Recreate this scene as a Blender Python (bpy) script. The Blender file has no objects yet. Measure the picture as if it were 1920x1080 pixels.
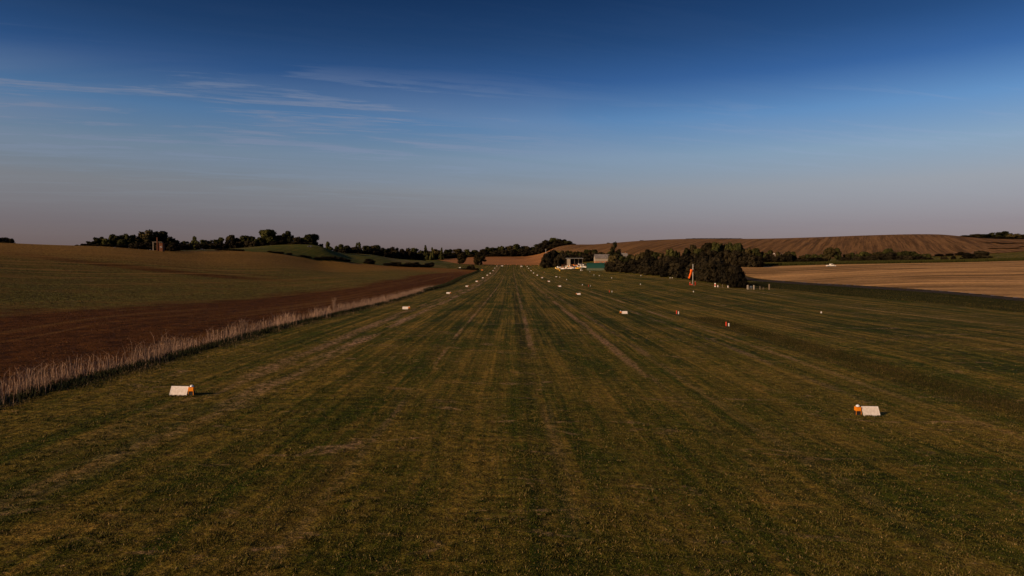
import bpy, bmesh, math, random
import numpy as np
from mathutils import Vector, Matrix, Euler
random.seed(7); RNG = np.random.default_rng(7)
R = math.radians
sc = bpy.context.scene; C = sc.collection

# ------------------------------------------------------------------ camera
F = 1280.0; CAMX, CAMZ = -0.75, 8.5; TILT = math.atan(36/F)
cd = bpy.data.cameras.new('camera'); cam = bpy.data.objects.new('camera', cd); C.objects.link(cam)
cd.sensor_width = 36; cd.lens = 24; cd.clip_start = .5; cd.clip_end = 20000
cam.location = (CAMX, 0, CAMZ); cam.rotation_euler = (R(90)-TILT, 0, 0); sc.camera = cam

# ------------------------------------------------------------------ light
SUN_EL, SUN_AZ = R(19), math.atan2(-.80, -.60)       # azimuth measured from +Y towards +X
sc.view_settings.view_transform = 'Standard'; sc.view_settings.look = 'None'
sc.view_settings.gamma = 1; sc.view_settings.exposure = -0.04
sd = bpy.data.lights.new('sun', 'SUN'); sun = bpy.data.objects.new('sun', sd); C.objects.link(sun)
sd.energy = 4.4; sd.angle = R(.5); sd.color = (1, .66, .38)
sdir = Vector((math.sin(SUN_AZ)*math.cos(SUN_EL), math.cos(SUN_AZ)*math.cos(SUN_EL), math.sin(SUN_EL)))
sun.rotation_euler = sdir.to_track_quat('Z', 'Y').to_euler()

# ------------------------------------------------------------------ node helper
class G:
    def __init__(s, nt): s.nt = nt; s.N = nt.nodes; s.L = nt.links
    def n(s, t, **k):
        x = s.N.new(t)
        for a, b in k.items(): setattr(x, a, b)
        return x
    def put(s, sock, v):
        if hasattr(v, 'is_linked') or hasattr(v, 'links'): s.L.new(v, sock)
        elif isinstance(v, (tuple, list)) and len(v) == 3 and sock.type == 'RGBA': sock.default_value = (*v, 1)
        else: sock.default_value = v
    def m(s, op, a, b=None, c=None, clamp=False):
        x = s.n('ShaderNodeMath', operation=op, use_clamp=clamp)
        for i, v in enumerate((a, b, c)):
            if v is not None: s.put(x.inputs[i], v)
        return x.outputs[0]
    def vm(s, op, a, b=None):
        x = s.n('ShaderNodeVectorMath', operation=op); s.put(x.inputs[0], a)
        if b is not None: s.put(x.inputs[1], b)
        return x.outputs[0]
    def noise(s, vec, scale=1, detail=4, rough=.55, sc3=None, dist=0):
        if sc3: vec = s.vm('MULTIPLY', vec, sc3)
        x = s.n('ShaderNodeTexNoise'); s.put(x.inputs['Vector'], vec)
        x.inputs['Scale'].default_value = scale; x.inputs['Detail'].default_value = detail
        x.inputs['Roughness'].default_value = rough; x.inputs['Distortion'].default_value = dist
        return x.outputs[0]
    def rng(s, v, a, b, lo=0., hi=1.):
        x = s.n('ShaderNodeMapRange', interpolation_type='SMOOTHSTEP'); s.put(x.inputs[0], v)
        for i, q in enumerate((a, b, lo, hi)): s.put(x.inputs[i+1], q)
        return x.outputs[0]
    def mix(s, f, a, b, blend='MIX'):
        x = s.n('ShaderNodeMix', data_type='RGBA', blend_type=blend); s.put(x.inputs[0], f)
        s.put(x.inputs[6], a); s.put(x.inputs[7], b); return x.outputs[2]
    def xyz(s, v):
        x = s.n('ShaderNodeSeparateXYZ'); s.put(x.inputs[0], v); return x.outputs
    def comb(s, a, b, c):
        x = s.n('ShaderNodeCombineXYZ')
        for i, v in enumerate((a, b, c)): s.put(x.inputs[i], v)
        return x.outputs[0]

# ------------------------------------------------------------------ world
w = bpy.data.worlds.new('World'); sc.world = w; w.use_nodes = True
g = G(w.node_tree); bg = g.N['Background']
sky = g.n('ShaderNodeTexSky', sky_type='NISHITA', sun_disc=False)
sky.sun_elevation = SUN_EL; sky.sun_rotation = SUN_AZ; sky.air_density = 1.0; sky.dust_density = 1.2; sky.ozone_density = 2.0
tc = g.n('ShaderNodeTexCoord'); D = g.vm('NORMALIZE', tc.outputs['Generated']); dx, dy, dz = g.xyz(D)
el = g.m('MAXIMUM', dz, 0.0)
grade = g.n('ShaderNodeValToRGB'); g.L.new(el, grade.inputs[0])
cr = grade.color_ramp; cr.interpolation = 'LINEAR'
stops = [(0, (.64, .48, .70)), (.058, (.72, .53, .66)), (.112, (1.0, .77, .78)), (.158, (.96, .93, 1.0)), (.209, (.60, .84, 1.14)), (.26, (.24, .46, .82)), (.31, (.14, .30, .55)), (.38, (.07, .18, .36)), (.6, (.10, .20, .36))]
cr.elements[0].position = 0; cr.elements[0].color = (*stops[0][1], 1); cr.elements[1].position = stops[-1][0]; cr.elements[1].color = (*stops[-1][1], 1)
for p_, c_ in stops[1:-1]: e = cr.elements.new(p_); e.color = (*c_, 1)
skc = g.mix(1, sky.outputs[0], grade.outputs[0], 'MULTIPLY')
# thin cirrus on a layer overhead
q = g.m('DIVIDE', 1.0, g.m('ADD', el, .04)); cx = g.m('MULTIPLY', dx, q); cy = g.m('MULTIPLY', dy, q)
rx = g.m('ADD', g.m('MULTIPLY', cx, .96), g.m('MULTIPLY', cy, .28)); ry = g.m('SUBTRACT', g.m('MULTIPLY', cy, .96), g.m('MULTIPLY', cx, .28))
P2 = g.comb(rx, ry, 0)
c1 = g.noise(P2, 1, 6, .55, (.55, 2.6, 1), .9); c2 = g.noise(P2, 1, 9, .68, (1.6, 9, 1), 1.0)
reg = g.m('MULTIPLY', g.rng(cx, .7, -1.0), g.rng(el, .06, .20))
reg = g.m('MULTIPLY', reg, g.rng(el, .285, .235))
reg = g.m('ADD', g.m('MULTIPLY', reg, 1.3), g.m('MULTIPLY', g.m('MULTIPLY', g.rng(el, .12, .16), g.rng(el, .25, .20)), .45))
band = g.rng(g.m('ADD', g.m('MULTIPLY', c1, .6), g.m('MULTIPLY', c2, .4)), .48, .60)
cm = g.m('MULTIPLY', g.m('MULTIPLY', band, g.m('ADD', reg, .03)), .62, clamp=True)
veil = g.m('MULTIPLY', g.m('MULTIPLY', g.rng(g.noise(P2, 1, 4, .5, (.35, 1.3, 1), .8), .40, .64), g.rng(cx, 2.4, -.6)), g.m('MULTIPLY', g.rng(el, .08, .16), g.rng(el, .30, .19)))
cm = g.m('MAXIMUM', cm, g.m('MULTIPLY', veil, .42))
skc = g.mix(cm, skc, g.mix(1, sky.outputs[0], (1.12, .98, 1.10), 'MULTIPLY'))
g.L.new(skc, bg.inputs[0]); bg.inputs[1].default_value = .08

# ------------------------------------------------------------------ geometry of the place
def P(px, py, Y):
    """point of the valley that stands at distance Y, from its surveyed bearing and height angle"""
    a = (px-960)/F; b = -(py-540)/F
    dyv = math.cos(TILT)+b*math.sin(TILT); dzv = -math.sin(TILT)+b*math.cos(TILT)
    return Vector((CAMX+a*Y/dyv, Y, CAMZ+dzv*Y/dyv))
MK = [43.5+91.5*k for k in range(11)]
ML = [(333,743),(759.5,580.7),(840,551.3),(875,538),(893.5,528.4),(905,521.7),(913.4,516.6),(919.1,512.8),(924.3,508),(927.6,503.2),(931.3,499.2)]
MR = [(1635,781),(1171.5,589.2),(1085.5,553.1),(1050,538),(1029.4,528.4),(1016.8,521.4),(1007.5,516.6),(1000.6,512.4),(995.9,508.2),(991.4,503.6),(988.5,500)]
ctrl = [tuple(P(*a, y)) for a, y in zip(ML+MR, MK+MK)]
for a in ((-21, .45), (21, -.75), (-60, .5), (60, -1.0), (0, -.1), (-8, .2)): ctrl += [(a[0]*.4, 12, a[1]*.6), (a[0], 24, a[1])]
ctrl += [(-90, 40, 1.2), (-200, 30, 6), (90, 40, -1.2), (200, 30, -1), (-33, 49, .4), (-33, 93, .4), (-33, 158, .2), (-34, 260, .4), (34, 110, -.5), (80, 112, -.7), (80, 60, -1)]
for p in [
  # field left of the runway, rising to its crest
  (0,620,95),(0,545,170),(0,490,270),(0,456,370),(200,600,108),(200,545,205),(200,500,310),(200,463.5,420),(400,545,245),(400,512,350),(400,489,440),(400,471,520),
  (600,545,285),(600,517,420),(600,490,620),(700,522,440),(700,497,680),(800,515,560),(800,502.5,740),(873,516.5,592),(893,508,760),
  (0,470,520),(200,478,600),(-300,440,330),(-300,520,150),(-700,420,300),(-700,540,110),
  # green meadow hill
  (430,467,580),(520,460.5,660),(600,462,690),(700,478,810),(800,489,910),(870,497,960),(560,470,640),(650,481,720),(740,492,780),(500,468,780),(600,474,830),(400,475,720),(700,484,930),(800,492,1060),
  # beyond the runway end
  (960,497.5,1000),(1000,497.5,1010),(930,490,1150),(960,483.5,1330),(880,484,1330),(1015,484,1330),(1015,498,1000),(1060,498,785),(1090,498,785),(1060,506.5,650),(1128,495,745),(900,486,1250),(820,484,1400),(960,478,1500),(960,470,1900),(700,476,1500),(500,474,1400),(300,470,1200),(200,470,1400),
  # aircraft park, shed and hedge line on the right
  (1070,505,700),(1100,508,640),(1140,509,600),(1220,517,430),(1300,526.5,320),(1299,535,270),(1390,541,258),(1170,497,780),(1100,490,850),(1040,490,950),
  (1350,500,480),(1420,505,450),
  # road, stubble, crop strip
  (1396,523,380),(1510,536,290),(1620,549,232),(1750,559,198),(1920,566,186),(1920,600,130),(1560,497,480),(1400,500,510),(1720,494,470),(1900,490,460),(1600,517,350),(1750,525,290),(1900,520,300),(1560,562,195),(1445,546,235),
  (2300,570,160),(2300,480,420),(2700,560,120),(2700,470,380),(2500,450,700),
  # far right: foot and crest of the big brown hill
  (1400,489,640),(1600,488,640),(1800,485,640),(1300,488,700),(1400,476,830),(1600,474,800),(1800,470,780),(1200,476,860),(1100,476,950),
  (1050,470,1120),(1035,467.5,1300),(1100,459.5,1260),(1200,452.5,1240),(1290,449,1240),(1380,448.6,1230),(1500,446.3,1210),(1600,442.8,1190),(1700,440,1170),(1770,440.6,1150),(1830,446.5,1120),(1900,449,1100),(2200,440,1000),
  (1300,460,1500),(1600,456,1500),(1900,460,1500),(1100,466,1600),(1045,458,1500),(1075,459,1420),(1300,480,2600),(1700,480,2600),(960,476,2600),(600,480,2600),(200,480,2600),(2500,470,2000),(-500,470,1500),(0,474,1000)]:
    ctrl.append(tuple(P(*p)))
ctrl = np.array(ctrl)
def uv_of(X, Y):
    r = np.hypot(X, Y)+1e-6; a = np.clip(np.arctan2(X, Y), -1.35, 1.35)
    return np.stack([a*2.6, np.log(np.maximum(r, 6))], -1)
def kern(d2): return .5*d2*np.log(d2+1e-12)
_cu = uv_of(ctrl[:,0], ctrl[:,1]); _n = len(ctrl)
_A = np.zeros((_n+3, _n+3)); _A[:_n,:_n] = kern(((_cu[:,None]-_cu[None])**2).sum(-1))+np.eye(_n)*2e-4
_A[:_n,_n] = 1; _A[:_n,_n+1:] = _cu; _A[_n,:_n] = 1; _A[_n+1:,:_n] = _cu.T
_w = np.linalg.solve(_A, np.concatenate([ctrl[:,2], np.zeros(3)]))
def H(X, Y):
    X = np.atleast_1d(np.asarray(X, float)); Y = np.atleast_1d(np.asarray(Y, float)); sh = X.shape
    X = X.ravel(); Y = Y.ravel(); out = np.empty(len(X))
    for i in range(0, len(X), 20000):
        u = uv_of(X[i:i+20000], Y[i:i+20000])
        out[i:i+20000] = kern(((u[:,None]-_cu[None])**2).sum(-1)) @ _w[:_n] + _w[_n] + u @ _w[_n+1:]
    ang = np.abs(np.arctan2(X, Y)); f = np.clip((2.4-ang)/1.0, 0, 1); f = f*f*(3-2*f)
    return (np.clip(out, -12, 110)*f).reshape(sh)
def hz(x, y): return float(H([x], [y])[0])

# ------------------------------------------------------------------ object helpers
def link(name, me, mat=None, parent=None, smooth=False):
    o = bpy.data.objects.new(name, me); C.objects.link(o)
    if mat: me.materials.append(mat)
    if smooth: me.polygons.foreach_set('use_smooth', [True]*len(me.polygons))
    if parent: o.parent = parent
    return o
def tag(o, label=None, cat=None, group=None, kind=None):
    for k, v in (('label', label), ('category', cat), ('group', group), ('kind', kind)):
        if v: o[k] = v
    return o
def np_mesh(name, V, Fc):
    me = bpy.data.meshes.new(name); V = np.asarray(V, np.float32); Fc = np.asarray(Fc, np.int32); k = Fc.shape[1]
    me.vertices.add(len(V)); me.vertices.foreach_set('co', V.ravel())
    me.loops.add(Fc.size); me.loops.foreach_set('vertex_index', Fc.ravel())
    me.polygons.add(len(Fc)); me.polygons.foreach_set('loop_start', np.arange(0, Fc.size, k, dtype=np.int32))
    me.update(calc_edges=True); return me
def grid_faces(nr, nc):
    i = np.arange(nr-1)[:,None]*nc+np.arange(nc-1)[None]
    return np.stack([i, i+1, i+nc+1, i+nc], -1).reshape(-1, 4)
def bm_obj(name, bm, mat, parent=None, smooth=False, bevel=0):
    if bevel: bmesh.ops.bevel(bm, geom=bm.edges[:], offset=bevel, segments=2, affect='EDGES', clamp_overlap=True)
    bmesh.ops.recalc_face_normals(bm, faces=bm.faces[:])
    me = bpy.data.meshes.new(name); bm.to_mesh(me); bm.free(); return link(name, me, mat, parent, smooth)
def box(bm, c, s, rot=None):
    M = Matrix.Translation(c) @ (Euler(rot).to_matrix().to_4x4() if rot else Matrix()) @ Matrix.Diagonal((*s, 1))
    bmesh.ops.create_cube(bm, size=1, matrix=M); return bm
def tube(bm, a, b, r0, r1=None, n=10):
    a = Vector(a); b = Vector(b); d = b-a; r1 = r0 if r1 is None else r1
    M = Matrix.Translation((a+b)/2) @ d.to_track_quat('Z', 'Y').to_matrix().to_4x4()
    bmesh.ops.create_cone(bm, cap_ends=True, segments=n, radius1=r0, radius2=r1, depth=d.length, matrix=M); return bm
def prism(bm, pts, x0, x1, axis='x'):
    """closed profile of (u,z) pairs pushed from x0 to x1"""
    f = (lambda x, u, z: (x, u, z)) if axis == 'x' else (lambda x, u, z: (u, x, z))
    A = [bm.verts.new(f(x0, *p)) for p in pts]; B = [bm.verts.new(f(x1, *p)) for p in pts]; n = len(pts)
    bm.faces.new(A); bm.faces.new(B[::-1])
    for i in range(n): bm.faces.new((A[i], B[i], B[(i+1) % n], A[(i+1) % n]))
    return bm
def lathe(bm, prof, n=16, c=(0,0,0)):
    rings = []
    for r, z in prof: rings.append([bm.verts.new((c[0]+r*math.cos(t), c[1]+r*math.sin(t), c[2]+z)) for t in [2*math.pi*k/n for k in range(n)]])
    for a, b in zip(rings, rings[1:]):
        for i in range(n): bm.faces.new((a[i], a[(i+1) % n], b[(i+1) % n], b[i]))
    bm.faces.new(rings[0][::-1]); bm.faces.new(rings[-1]); return bm
NB = bmesh.new
def empty(name, loc, rz=0, label=None, cat=None, group=None):
    o = bpy.data.objects.new(name, None); C.objects.link(o); o.location = loc; o.rotation_euler = (0,0,rz)
    return tag(o, label, cat, group)
def copy_tree(o, parent=None):
    c = o.copy(); C.objects.link(c)
    if parent: c.parent = parent; c.matrix_parent_inverse = o.matrix_parent_inverse
    for ch in list(o.children): copy_tree(ch, c)
    return c

# ------------------------------------------------------------------ materials
def mat(name, fn, rough=.8, **k):
    m = bpy.data.materials.new(name); m.use_nodes = True; g = G(m.node_tree); b = g.N['Principled BSDF']
    b.inputs['Roughness'].default_value = rough; b.inputs['Specular IOR Level'].default_value = k.get('spec', .2)
    b.inputs['Metallic'].default_value = k.get('metal', 0)
    r = fn(g)
    col, bump = r if isinstance(r, tuple) and len(r) == 2 else (r, None)
    g.put(b.inputs['Base Color'], col)
    if bump is not None:
        bn = g.n('ShaderNodeBump'); bn.inputs['Strength'].default_value = k.get('bs', .6); bn.inputs['Distance'].default_value = k.get('bd', .1)
        g.put(bn.inputs['Height'], bump); g.L.new(bn.outputs[0], b.inputs['Normal'])
    return m
def gpos(g): return g.n('ShaderNodeNewGeometry').outputs['Position']
def opos(g): return g.n('ShaderNodeTexCoord').outputs['Object']
def paint(name, c, rough=.5, var=.18, scale=6, **k):
    def f(g):
        n = g.noise(opos(g), scale, 5, .6)
        return g.mix(g.rng(n, .35, .7), tuple(x*(1-var) for x in c), tuple(min(1, x*(1+var*.4)) for x in c))
    return mat(name, f, rough, **k)

def f_turf(g):
    p = gpos(g); x, y, z = g.xyz(p)
    wob = g.m('MULTIPLY', g.m('SUBTRACT', g.noise(p, .02, 3), .5), 3.0)
    xw = g.m('ADD', x, wob)
    pw = g.comb(xw, y, 0)
    s1 = g.noise(pw, 1, 5, .6, (.30, .012, 0)); s2 = g.noise(pw, 1, 5, .65, (1.7, .035, 0)); s3 = g.noise(pw, 1, 4, .6, (.9, .12, 0))
    cross = g.noise(p, 1, 6, .65, (.09, .45, 0), 1.2); pat = g.noise(p, .055, 6, .62); fine = g.noise(p, 2.2, 6, .7); vfine = g.noise(p, 11, 5, .75)
    tuft = g.noise(p, 1, 5, .7, (3.2, 5.5, 0))
    dry = g.m('ADD', g.m('MULTIPLY', s1, .36), g.m('ADD', g.m('MULTIPLY', s2, .30), g.m('ADD', g.m('MULTIPLY', pat, .22), g.m('MULTIPLY', cross, .12))))
    c = g.mix(g.rng(dry, .44, .56), (.028, .040, .006), (.118, .088, .030))
    c = g.mix(g.m('MULTIPLY', g.rng(s3, .55, .70), .5), c, (.20, .13, .056))
    gm = g.rng(g.noise(p, .09, 5, .6), .52, .68)
    c = g.mix(g.m('MULTIPLY', gm, .6), c, (.026, .042, .008))
    c = g.mix(g.m('MULTIPLY', g.rng(cross, .57, .68), .45), c, (.19, .125, .06)); c = g.mix(g.m('MULTIPLY', g.rng(cross, .44, .36), .45), c, (.026, .028, .006))
    m1 = g.noise(g.comb(g.m('ADD', x, g.m('MULTIPLY', wob, .12)), y, 0), 1, 4, .7, (.95, .0035, 0)); m2 = g.noise(g.comb(x, y, 0), 1, 3, .7, (2.6, .006, 0))
    ms = g.m('MULTIPLY', g.rng(m1, .38, .62, .62, 1.42), g.rng(m2, .36, .64, .74, 1.28)); ms = g.m('ADD', 1.0, g.m('MULTIPLY', g.m('SUBTRACT', ms, 1.0), g.rng(y, 20, 110, .45, 1.15)))
    c = g.mix(1, c, g.comb(g.m('MULTIPLY', ms, 1.42), g.m('MULTIPLY', g.m('ADD', .25, g.m('MULTIPLY', ms, .75)), 1.36), g.m('MULTIPLY', ms, .62)), 'MULTIPLY')
    # wheel tracks and worn strips along the runway
    for x0, wd, st, col, seg in ((-7.6, .24, .9, (.42, .25, .14), .055), (-8.3, .4, .9, (.022, .022, .007), .05), (.45, .6, .9, (.020, .024, .006), .02), (1.4, .35, .8, (.34, .205, .115), .06),
                            (10.6, .55, .85, (.40, .235, .13), .04), (13.5, .5, .6, (.33, .20, .115), .05), (-18.0, .9, .9, (.46, .28, .17), .06), (-20.6, 1.0, .8, (.36, .22, .13), .06), (5.2, .5, .4, (.028, .032, .008), .03),
                            (28, .45, .7, (.38, .24, .14), .04), (24.5, .5, .55, (.32, .20, .12), .06), (31.3, .6, .8, (.020, .020, .007), .02), (46, 1.0, .6, (.026, .026, .008), .015), (55, 1.0, .5, (.026, .026, .008), .015), (80, .55, .95, (.52, .33, .18), .01), (83, .5, .4, (.24, .16, .09), .02), (75, .8, .6, (.022, .024, .008), .02)):
        d = g.m('ABSOLUTE', g.m('SUBTRACT', g.m('ADD', x, g.m('MULTIPLY', wob, .25)), x0))
        f = g.m('MULTIPLY', g.rng(d, wd*1.5, wd*.3), g.rng(g.noise(g.vm('ADD', p, (x0*7, 0, 0)), 1, 4, .6, (.5, seg, 0)), .40, .60))
        f = g.m('MULTIPLY', f, g.m('MULTIPLY', g.rng(fine, .40, .56, .15, 1), g.rng(y, 18, 80, .2 if col[0] > .1 else .8, 1)))
        c = g.mix(g.m('MULTIPLY', f, st), c, col)
    # scattered bleached clumps
    c = g.mix(g.m('MULTIPLY', g.rng(tuft, .56, .70), g.rng(pat, .42, .60, .2, .9)), c, (.36, .225, .13))
    bare = g.m('MULTIPLY', g.rng(g.noise(p, .16, 5, .6), .66, .74), g.rng(fine, .4, .55))
    c = g.mix(g.m('MULTIPLY', bare, .8), c, (.40, .25, .15)); c = g.mix(g.m('MULTIPLY', g.m('MULTIPLY', g.rng(g.noise(p, 1, 6, .7, (.14, .30, 0), 1.5), .57, .67), g.rng(fine, .38, .56, .2, 1)), .65), c, (.36, .225, .125))
    k = g.m('MULTIPLY', g.rng(vfine, .34, .68, .40, 1.6), g.rng(fine, .34, .66, .5, 1.5))
    c = g.mix(1, c, g.comb(k, k, k), 'MULTIPLY')
    # dry patches towards the meadow hill
    left = g.m('MULTIPLY', g.rng(x, -60, -110), g.rng(g.noise(p, .012, 4, .6), .54, .62))
    c = g.mix(g.m('MULTIPLY', left, .7), c, (.20, .13, .07))
    hill = g.rng(x, -60, -100); c = g.mix(g.m('MULTIPLY', hill, g.rng(pat, .2, .7, .8, .4)), c, (.062, .078, .016))
    lump = g.noise(p, 1, 5, .65, (.8, 1.1, 0))
    return c, g.m('ADD', g.m('MULTIPLY', lump, 1.1), g.m('ADD', g.m('MULTIPLY', fine, .5), g.m('MULTIPLY', vfine, .18)))
M_TURF = mat('mown_turf', f_turf, .95, bs=1.0, bd=.34, spec=.05)

def f_field(g):
    uv = g.n('ShaderNodeUVMap').outputs[0]; u, v, _ = g.xyz(uv); p = gpos(g)
    n1 = g.noise(p, .018, 5, .6); n2 = g.noise(p, .35, 6, .7); n3 = g.noise(p, 1.6, 6, .75); row = g.noise(g.comb(g.m('MULTIPLY', u, 5), g.m('MULTIPLY', v, 60), 0), 1, 5, .6)
    vv = g.m('ADD', v, g.m('ADD', g.m('MULTIPLY', g.m('SUBTRACT', n1, .5), .14), g.m('MULTIPLY', g.m('SUBTRACT', row, .5), .06)))
    n4 = g.noise(p, 4.5, 4, .8); soil = g.mix(g.rng(g.m('ADD', g.m('MULTIPLY', n2, .5), g.m('MULTIPLY', n4, .5)), .42, .58), (.030, .011, .0035), (.105, .042, .013))
    soil = g.mix(g.m('MULTIPLY', g.rng(n3, .60, .70), .8), soil, (.22, .13, .055))
    n5 = g.noise(p, .9, 4, .85); crop = g.mix(g.rng(n5, .42, .58), (.038, .022, .009), (.150, .140, .050)); crop = g.mix(g.m('MULTIPLY', g.rng(g.noise(p, .05, 4), .5, .6), .5), crop, (.15, .095, .04))
    top = g.mix(g.rng(n5, .42, .58), (.095, .055, .022), (.27, .165, .075))
    e0 = g.m('ADD', g.rng(u, .45, .85, .145, .23), g.m('MULTIPLY', g.m('SUBTRACT', g.noise(p, .12, 6, .75), .5), .09))
    c = g.mix(g.rng(g.m('SUBTRACT', vv, e0), -.02, .03), soil, crop)
    px_, py_, _z = g.xyz(p); ln = g.m('SUBTRACT', g.m('SUBTRACT', py_, 317), g.m('MULTIPLY', g.m('ADD', px_, 189), .36)); ln = g.m('ADD', ln, g.m('MULTIPLY', g.m('SUBTRACT', g.noise(p, .02, 4), .5), 30))
    b = g.m('MULTIPLY', g.rng(g.m('ABSOLUTE', ln), 16, 5), g.rng(px_, -95, -140)); c = g.mix(g.m('MULTIPLY', b, .9), c, soil)
    b = g.m('MULTIPLY', g.rng(g.m('ABSOLUTE', g.m('SUBTRACT', ln, 34)), 6, 2), g.rng(px_, -95, -140)); c = g.mix(g.m('MULTIPLY', b, .5), c, soil)
    c = g.mix(g.rng(vv, .50, .74), c, top)
    c = g.mix(g.m('MULTIPLY', g.rng(row, .50, .62), g.rng(vv, .2, .5, .25, .65)), c, (.25, .145, .07))
    far = g.rng(u, .78, .97); c = g.mix(g.m('MULTIPLY', far, .75), c, (.17, .075, .034))
    return g.mix(1, c, (1.15, 1.1, .6), 'MULTIPLY'), g.m('ADD', g.m('ADD', n3, g.m('MULTIPLY', n5, 1.5)), g.m('MULTIPLY', n2, 1.2))
M_FIELD = mat('ploughed_and_sprouting_soil', f_field, .95, bs=1, bd=.6, spec=.05)

def f_stubble(ca, cb, cc, ang, sca):
    def f(g):
        p = gpos(g); x, y, z = g.xyz(p); s, c_ = math.sin(ang), math.cos(ang)
        a = g.m('SUBTRACT', g.m('MULTIPLY', x, c_), g.m('MULTIPLY', y, s)); b = g.m('ADD', g.m('MULTIPLY', x, s), g.m('MULTIPLY', y, c_))
        wa = g.m('ADD', a, g.m('MULTIPLY', g.noise(p, .006, 3), 9*sca))
        q = g.comb(wa, b, 0)
        r1 = g.noise(q, 1, 5, .6, (.17/sca, .004, 0)); r2 = g.noise(q, 1, 5, .7, (.5/sca, .012, 0)); n = g.noise(p, .7, 6, .75); pt = g.noise(p, .02, 4, .6)
        c = g.mix(g.rng(g.m('ADD', g.m('MULTIPLY', r1, .55), g.m('MULTIPLY', r2, .45)), .42, .60), ca, cb)
        c = g.mix(g.m('MULTIPLY', g.rng(pt, .45, .65), .6), c, cc)
        k = g.rng(n, .3, .7, .65, 1.3); return g.mix(1, c, g.comb(g.m('MULTIPLY', k, 1.08), g.m('MULTIPLY', k, 1.04), g.m('MULTIPLY', k, .75)), 'MULTIPLY'), n
    return f
M_STUB = mat('stubble', f_stubble((.13, .080, .042), (.54, .325, .18), (.44, .27, .155), R(-82), 1.6), .95, bs=.8, bd=.3, spec=.05)
M_HILL = mat('drilled_hill_soil', f_stubble((.085, .048, .024), (.235, .132, .072), (.16, .092, .050), math.atan(.516), 1.0), .95, bs=.6, bd=.8, spec=.05)
M_WHEAT = mat('far_wheat', f_stubble((.19, .088, .046), (.34, .17, .09), (.29, .135, .07), R(85), 1.0), .95, bs=.6, bd=.5, spec=.05)
M_ROAD = mat('tarmac', lambda g: (g.mix(g.rng(g.noise(gpos(g), .3, 6, .7), .3, .7), (.034, .027, .022), (.055, .045, .038)), g.noise(gpos(g), 4, 5)), .95, bs=.3, bd=.03, spec=.03)

def leafmat(name, ca, cb):
    def f(g):
        r = g.n('ShaderNodeObjectInfo').outputs['Random']; n = g.noise(opos(g), 4.5, 4, .6); n2 = g.noise(opos(g), 26, 2)
        c = g.mix(g.rng(n, .35, .68), ca, cb); c = g.mix(g.m('MULTIPLY', g.rng(n2, .5, .7), .5), c, tuple(min(1, k*1.7) for k in cb))
        k = g.m('ADD', .40, g.m('MULTIPLY', g.m('POWER', r, 1.4), 1.7)); return g.mix(1, c, g.comb(k, g.m('MULTIPLY', k, .98), k), 'MULTIPLY')
    return mat(name, f, .8, spec=.1)
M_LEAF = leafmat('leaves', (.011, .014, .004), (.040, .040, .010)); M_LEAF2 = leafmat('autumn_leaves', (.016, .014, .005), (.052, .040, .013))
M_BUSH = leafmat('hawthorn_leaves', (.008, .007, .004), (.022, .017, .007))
M_BARK = mat('bark', lambda g: g.mix(g.noise(opos(g), 8, 4), (.04, .028, .018), (.11, .08, .05)), .95)
def blademat(name, ca, cb, cc):
    def f(g):
        p = gpos(g); n = g.noise(p, .12, 5, .65); n2 = g.noise(p, 9, 2)
        return g.mix(g.rng(n2, .52, .70), g.mix(g.rng(n, .4, .6), ca, cb), cc)
    return mat(name, f, .85, spec=.08)
M_BLADE = blademat('grass_blades', (.050, .060, .007), (.120, .088, .018), (.26, .18, .07))
M_DRY = blademat('dry_stems', (.19, .125, .085), (.32, .215, .15), (.48, .33, .23)); M_SHADE_GROWTH = blademat('shade_growth_blades', (.014, .020, .008), (.024, .026, .010), (.05, .042, .018))  # low growth tone kept dark to carry shade beside the dry stems
M_MAIZE = blademat('maize_leaves', (.024, .028, .006), (.040, .040, .009), (.075, .060, .018)); M_ROUGH = blademat('rough_grass', (.010, .014, .005), (.018, .020, .007), (.045, .036, .016))
M_RIDGE = blademat('unmown_grass', (.018, .020, .005), (.036, .030, .009), (.09, .062, .025))

def f_board(g):
    p = opos(g); x, y, z = g.xyz(p); n = g.noise(p, 5, 6, .7); sp = g.noise(p, 38, 2, .5)
    c = g.mix(g.rng(n, .35, .7), (.62, .56, .50), (.80, .75, .70)); c = g.mix(g.m('MULTIPLY', g.rng(sp, .70, .74), .8), c, (.12, .09, .06))
    c = g.mix(g.m('MULTIPLY', g.rng(g.m('ADD', z, g.m('MULTIPLY', n, .12)), .17, .07), .6), c, (.22, .17, .10)); return c
M_WHITE = mat('white_board_paint', f_board, .5); M_TRIM = paint('white_edging', (.86, .82, .78), .45)
M_ORANGE = paint('orange_plastic', (.85, .27, .012), .4); M_BLACK = paint('black_plastic', (.02, .02, .022), .5)
M_DOME = mat('clear_dome', lambda g: (.80, .84, .86), .12, spec=.6); M_RED = paint('red_plastic', (.70, .055, .02), .45); M_PWHITE = paint('white_plastic', (.80, .78, .72), .5)
M_STEEL = paint('galvanised_steel', (.42, .42, .41), .5, metal=.4); M_SOCK = paint('orange_cloth', (.90, .15, .015), .8, .2, 2)
M_ROOFG = paint('grey_sheet_roof', (.20, .18, .17), .7, .3, .6); M_SHEETG = mat('green_tarpaulin', lambda g: (g.mix(g.rng(g.xyz(opos(g))[2], 1.6, 2.6), (.095, .11, .07), (.008, .055, .043)), g.noise(opos(g), 1, 4, .6, (4, .3, .3))), .65, bs=.5, bd=.2)
M_GREEND = paint('dark_green_sheet', (.012, .05, .045), .7); M_CREAM = paint('cream_boarding', (.36, .31, .24), .8, .2, 1.5)
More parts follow.
